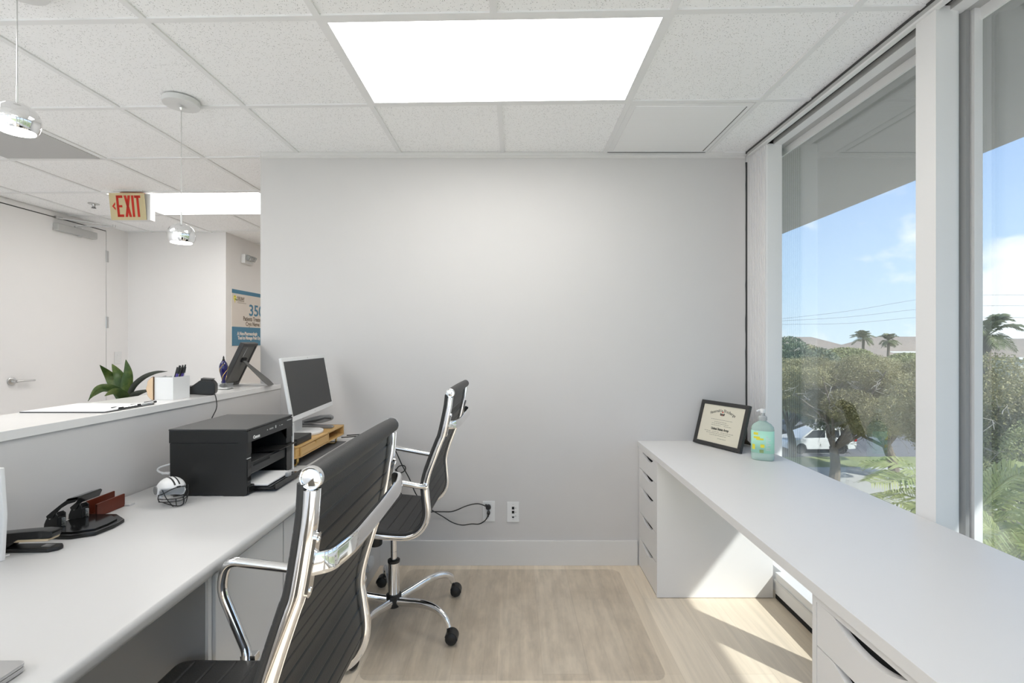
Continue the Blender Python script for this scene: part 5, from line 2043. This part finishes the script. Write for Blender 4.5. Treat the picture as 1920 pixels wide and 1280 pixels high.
def branches(base, top_blobs, r0, n=14, seed=1):
    rnd = random.Random(seed)
    q = MB()
    tw = MB()
    fork = Vector(base) + Vector((rnd.uniform(-.4, .4), rnd.uniform(-.4, .4), 1.9))
    q.tube(spline([base, Vector(base).lerp(fork, .5) + Vector((.12, .05, 0)), fork], 6), r0, 10, scale=[1.15 - .3 * i / 12 for i in range(13)])
    for k in range(n):
        b = top_blobs[k % len(top_blobs)]
        tip = Vector((b[0] + rnd.uniform(-.7, .7) * b[3], b[1] + rnd.uniform(-1.25, -.2) * b[4], b[2] + rnd.uniform(-.6, .45) * b[5]))
        mid = fork.lerp(tip, .45) + Vector((rnd.uniform(-.5, .5), rnd.uniform(-.5, .5), rnd.uniform(-.1, .7)))
        P = spline([fork - Vector((0, 0, .15)), mid, tip], 7)
        q.tube(P, r0 * .42, 7, scale=[1 - .8 * i / (len(P) - 1) for i in range(len(P))])
        for j in range(8):
            s0 = P[rnd.randint(5, len(P) - 1)]
            dirv = Vector((rnd.uniform(-1, 1), rnd.uniform(-1.3, .1), rnd.uniform(-.5, .5))).normalized()
            l_ = rnd.uniform(.7, 1.6)
            pp = spline([s0, s0 + dirv * l_ * .35 + Vector((rnd.uniform(-.25, .25), 0, rnd.uniform(-.25, .25))), s0 + dirv * l_ * .7 + Vector((rnd.uniform(-.25, .25), 0, rnd.uniform(-.25, .25))), s0 + dirv * l_], 4)
            tw.tube(pp, .016, 5, scale=[1 - .7 * i / (len(pp) - 1) for i in range(len(pp))])
            for jj in range(3):
                s1 = pp[rnd.randint(3, len(pp) - 1)]
                dv = (dirv + Vector((rnd.uniform(-1, 1), rnd.uniform(-1, 1), rnd.uniform(-1, 1)))).normalized()
                tw.tube([s1, s1 + dv * rnd.uniform(.2, .6)], .010, 4)
    return q, tw


def tree(label, x, y, blobs, n, size, m, r0=.28, seed=1, base=None):
    o = thing('shade_tree', label, 'tree', (x, y, GZ), 0, 'trees outside the windows')
    bl = [(a, b, c - GZ, d, e, f) for a, b, c, d, e, f in blobs]
    V, Q = leaf_cloud(n, bl, size)
    from_arrays('foliage', V, Q, m, o)
    q, tw = branches(base or (0, 0, 0), bl, r0, 12, seed)
    q.build('trunk', M['bark'], o)
    tw.build('twigs', M['twig'], o)
    return o


def crown(seed, w, d, z0, z1, k):
    rnd = random.Random(seed)
    out = []
    for i in range(k):
        u, v = rnd.uniform(-1, 1), rnd.uniform(-1, 1)
        zz = rnd.uniform(0, 1)
        wide = math.sqrt(max(.15, 1 - (zz * 1.0 - .25) ** 2 * 1.2))
        s = rnd.uniform(.28, .42) * (1 if k < 20 else rnd.uniform(.45, .95))
        out.append((u * w * wide * (.75 if k < 20 else .9), v * d * wide * .75, z0 + (z1 - z0) * (.2 + .65 * zz), w * s, d * s, (z1 - z0) * s * .62))
    return out


tree('dark green tree at left edge of the far window, above the dark car', 18.2, 31.0, crown(3, 3.4, 3, -3.9, 1.35, 12), 40000, .075, M['oakd'], .22, 3)
tree('large olive oak with pale branches in the middle of the far window', 17.0, 25.2, crown(5, 4.6, 3.4, -3.5, .60, 34), 120000, .042, M['oak'], .24, 5)
tree('leaning olive oak behind the palm fronds, right part of the far window', 20.6, 25.6, crown(8, 4.4, 3.4, -4.0, .74, 32), 115000, .042, M['oak'], .24, 8)
tree('yellow-green tree top far behind the oaks near the houses', 34.5, 44.0, crown(9, 7.5, 4, -3.5, .9, 12), 45000, .12, M['oakl'], .28, 9)
tree('wide dull green tree row in the distance left of the pale roofs', 27.0, 46.0, crown(12, 7, 4, -3.5, 1.5, 12), 45000, .12, M['oak'], .28, 12)
tree('bushy brown-green tree filling the near window', 17.6, 16.6, crown(14, 4.2, 3.0, -4.6, 1.0, 16), 80000, .045, M['oak'], .2, 14)
tree('lighter hedge-like tree in front in the near window', 15.6, 14.8, crown(15, 3.2, 1.8, -5.2, .45, 13), 60000, .04, M['oakl'], .18, 15)


def frond(root, tip, sag, nl, llen, wid, rnd, droop=.35):
    """one feather leaf: rachis and leaflets"""
    root, tip = Vector(root), Vector(tip)
    mid = root.lerp(tip, .5) + Vector((0, 0, sag))
    P = spline([root, mid, tip], 10)
    q = MB()
    n = len(P)
    q.tube(P, .012, 6, scale=[1 - .75 * i / (n - 1) for i in range(n)])
    d = (tip - root).normalized()
    side = d.cross(Vector((0, 0, 1))).normalized()
    for i in range(nl):
        t = .18 + .8 * i / (nl - 1)
        k = t * (n - 1)
        a = int(min(n - 2, k))
        p = P[a].lerp(P[a + 1], k - a)
        tg = (P[a + 1] - P[a]).normalized()
        for s in (-1, 1):
            l_ = llen * (math.sin(PI * (.15 + .8 * t)) * .85 + .15) * rnd.uniform(.85, 1.1)
            dv = (tg * (.55 + .5 * t) + side * s + Vector((0, 0, .25 + rnd.uniform(-.1, .1)))).normalized()
            e1 = p + dv * l_ * .55
            e2 = p + dv * l_ + Vector((0, 0, -droop * l_))
            up = dv.cross(tg).normalized()
            ww = tg * wid
            q.add([p - ww * .35, p + ww * .35, e1 + ww, e2 + ww * .1, e2 - ww * .1, e1 - ww], [(0, 1, 2, 5), (5, 2, 3, 4)])
    return q


def palm(name, label, x, y, zc, R, nfr, m, seed, llen=.38, wid=.014, nl=30, trunk=.10, lo=-.5, hi=1.0, grp='palms outside the windows'):
    rnd = random.Random(seed)
    o = thing(name, label, 'palm', (x, y, GZ), 0, grp)
    h_ = zc - GZ
    q = MB()
    q.tube([(.05 * math.sin(i * .7) * trunk * 5, 0, h_ * i / 10) for i in range(11)], trunk, 10, scale=[1.3 - .4 * i / 10 for i in range(11)])
    q.build('palm_trunk', M['bark'], o)
    for k in range(nfr):
        a = 2 * PI * k / nfr + rnd.uniform(-.25, .25)
        e = rnd.uniform(lo, hi)
        Rr = R * rnd.uniform(.8, 1.1)
        tip = Vector((math.cos(a) * Rr * math.cos(e), math.sin(a) * Rr * math.cos(e), h_ + Rr * math.sin(e) * .8))
        frond((0, 0, h_), tip, .18 * R, nl, llen, wid, rnd).build('palm_frond', m, o, smooth=False)
    return o


palm('areca_palm', 'bright green palm right outside, between the two window bays', 4.75, 5.0, -.62, 1.25, 15, M['palm'], 21, .40, .013, 34, .07)
palm('areca_palm', 'yellow-green palm crown low in the near window by the pane edge', 4.35, 4.05, -.62, 1.05, 14, M['palm'], 22, .36, .013, 34, .07)
palm('fan_palm', 'tall palm with drooping crown above the hedge in the near window', 18.15, 18.2, 1.55, 1.15, 22, M['palmd'], 23, .5, .03, 20, .13, -.9, 1.1)
palm('distant_palm', 'shaggy distant palm left of the power poles on the horizon', 41.6, 56.5, 1.55, 1.35, 22, M['palmd'], 24, .6, .05, 14, .16, -1.0, 1.3)
palm('distant_palm', 'second distant palm further right on the horizon', 45.4, 57.5, 1.35, 1.2, 22, M['palmd'], 25, .6, .05, 14, .16, -1.0, 1.3)


def house(label, x, y, w, d, zr, pitch, rz=0.0):
    o = thing('distant_house', label, 'house', (x, y, GZ), rz, 'houses on the horizon')
    ze = zr - GZ - pitch
    MB().box(-w / 2, -d / 2, 0, w / 2, d / 2, ze).build('house_wall', M['housew'], o)
    a, b, e = w / 2 + .6, d / 2 + .6, d * .45
    vs = [(-a, -b, ze), (a, -b, ze), (a, b, ze), (-a, b, ze), (-a + e, 0, ze + pitch), (a - e, 0, ze + pitch)]
    MB().add(vs, [(0, 1, 5, 4), (1, 2, 5), (2, 3, 4, 5), (3, 0, 4), (0, 3, 2, 1)]).build('house_roof', M['roofm'], o)
    for k in range(4):
        wx = -w * .38 + k * w * .25
        MB().box(wx, -d / 2 - .05, ze - 1.9, wx + 1.3, -d / 2 + .02, ze - .7).build('house_window', M['carglass'], o)
    MB().box(-a, -b - .03, ze - .22, a, -b, ze + .02).build('fascia', M['pw'], o)


house('leftmost distant house with low grey-brown roof behind the trees', 46.0, 80.0, 17, 11, 2.1, 2.3)
house('distant house with broad roof behind the two far palms', 68.0, 84.0, 18, 11, 2.2, 2.5)
house('distant house at the right side of the far window', 92.0, 100.0, 20, 12, 2.5, 2.6)
house('white walled distant house lower down between tree tops', 46.0, 66.0, 11, 9, .9, 1.8)
house('distant house with pale roof in the near window', 66.0, 60.0, 15, 10, 1.7, 2.2)

for i, (pts, lb) in enumerate(((((1440, 601), (1470, 597), (1590, 583), (1716, 562), (1780, 556), (1840, 553), (1960, 553)), 'uppermost overhead power cable crossing the sky'),
                               (((1440, 603), (1470, 601), (1590, 594), (1716, 580), (1780, 576), (1840, 573), (1960, 573)), 'middle overhead power cable crossing the sky'),
                               (((1440, 609), (1470, 608), (1590, 606), (1716, 595), (1780, 594), (1840, 594), (1960, 596)), 'lowest overhead power cable just above the tree tops'))):
    P = [at(a, b, 42 + (a - 1440) * .002) for a, b in pts]
    q = MB()
    q.tube([p - P[0] for p in spline(P, 6)], .014, 5)
    tag(q.build('power_line', M['wire'], None, P[0]), lb, 'power line', 'overhead power cables')

# ---------------------------------------------------------------- sky, sun, camera
w = bpy.data.worlds.new('sky')
SC.world = w
w.use_nodes = True
nt = w.node_tree
nt.nodes.clear()
N_ = nt.nodes.new
Lk = nt.links.new
out = N_('ShaderNodeOutputWorld')
bgd = N_('ShaderNodeBackground')
Lk(bgd.outputs[0], out.inputs[0])
tc = N_('ShaderNodeTexCoord')
sep = N_('ShaderNodeSeparateXYZ')
Lk(tc.outputs['Generated'], sep.inputs[0])
ramp = N_('ShaderNodeValToRGB')
e = ramp.color_ramp.elements
e[0].position, e[0].color = 0.0, (.70, .83, .93, 1)
e[1].position, e[1].color = 1.0, (.36, .47, .68, 1)
m1 = e.new(.10)
m1.color = (.56, .73, .92, 1)
m2 = e.new(.28)
m2.color = (.40, .57, .87, 1)
Lk(sep.outputs['Z'], ramp.inputs[0])
# cumulus: noise in sky direction, denser around one bank of cloud and along the horizon
mp = N_('ShaderNodeMapping')
mp.inputs['Scale'].default_value = (1, 1, 1.9)
mp.inputs['Location'].default_value = (.35, .0, .1)
Lk(tc.outputs['Generated'], mp.inputs[0])
no = N_('ShaderNodeTexNoise')
no.inputs['Scale'].default_value = 7.0
no.inputs['Detail'].default_value = 9
no.inputs['Roughness'].default_value = .55
Lk(mp.outputs[0], no.inputs['Vector'])


def math_(op, a=None, b=None, clamp=False):
    n = N_('ShaderNodeMath')
    n.operation = op
    n.use_clamp = clamp
    for i, v in enumerate((a, b)):
        if v is None:
            continue
        if isinstance(v, (int, float)):
            n.inputs[i].default_value = v
        else:
            Lk(v, n.inputs[i])
    return n.outputs[0]


def bank(d, spread, gain):
    d = Vector(d).normalized()
    vd = N_('ShaderNodeVectorMath')
    vd.operation = 'DISTANCE'
    Lk(tc.outputs['Generated'], vd.inputs[0])
    vd.inputs[1].default_value = d
    x = math_('DIVIDE', vd.outputs['Value'], spread)
    x = math_('SUBTRACT', 1.0, x, True)
    return math_('MULTIPLY', x, gain)


hz = math_('DIVIDE', sep.outputs['Z'], .085)
hz = math_('SUBTRACT', 1.0, hz, True)
hz = math_('MULTIPLY', hz, .16)
tot = math_('ADD', no.outputs['Fac'], hz)
tot = math_('ADD', tot, bank((1.10, 1, .10), .20, .42))
cl_ = math_('SUBTRACT', tot, .655)
cl_ = math_('MULTIPLY', cl_, 7.0, True)
mix = N_('ShaderNodeMix')
mix.data_type = 'RGBA'
Lk(cl_, mix.inputs[0])
Lk(ramp.outputs[0], mix.inputs[6])
mix.inputs[7].default_value = (.98, .99, 1.0, 1)
Lk(mix.outputs[2], bgd.inputs[0])
bgd.inputs[1].default_value = 1.0

sun = bpy.data.lights.new('sun', 'SUN')
sun.energy = 4.5
sun.angle = math.radians(.6)
sun.color = (1.0, .96, .90)
so = bpy.data.objects.new('sun', sun)
COL.objects.link(so)
so.location = (20, -20, 25)
so.rotation_euler = Vector((-.77, .875, -1.0)).to_track_quat('-Z', 'Y').to_euler()

cam = bpy.data.cameras.new('camera')
cam.sensor_width = 36
cam.lens = F / 1920 * 36
cam.shift_x = -(CX - 960) / 1920
cam.clip_start = .02
cam.clip_end = 500
co = bpy.data.objects.new('camera', cam)
COL.objects.link(co)
co.location = (0, 0, CAMZ)
co.rotation_euler = (PI / 2, 0, 0)
SC.camera = co

SC.view_settings.view_transform = 'Standard'
SC.view_settings.look = 'None'
SC.view_settings.gamma = 1
SC.view_settings.use_curve_mapping = False
SC.view_settings.exposure = 1.41
cy = SC.cycles
cy.use_denoising = True
cy.max_bounces = 10
cy.diffuse_bounces = 6
cy.glossy_bounces = 6
cy.transmission_bounces = 8
cy.transparent_max_bounces = 16
cy.caustics_reflective = False
cy.caustics_refractive = False
cy.sample_clamp_indirect = 6
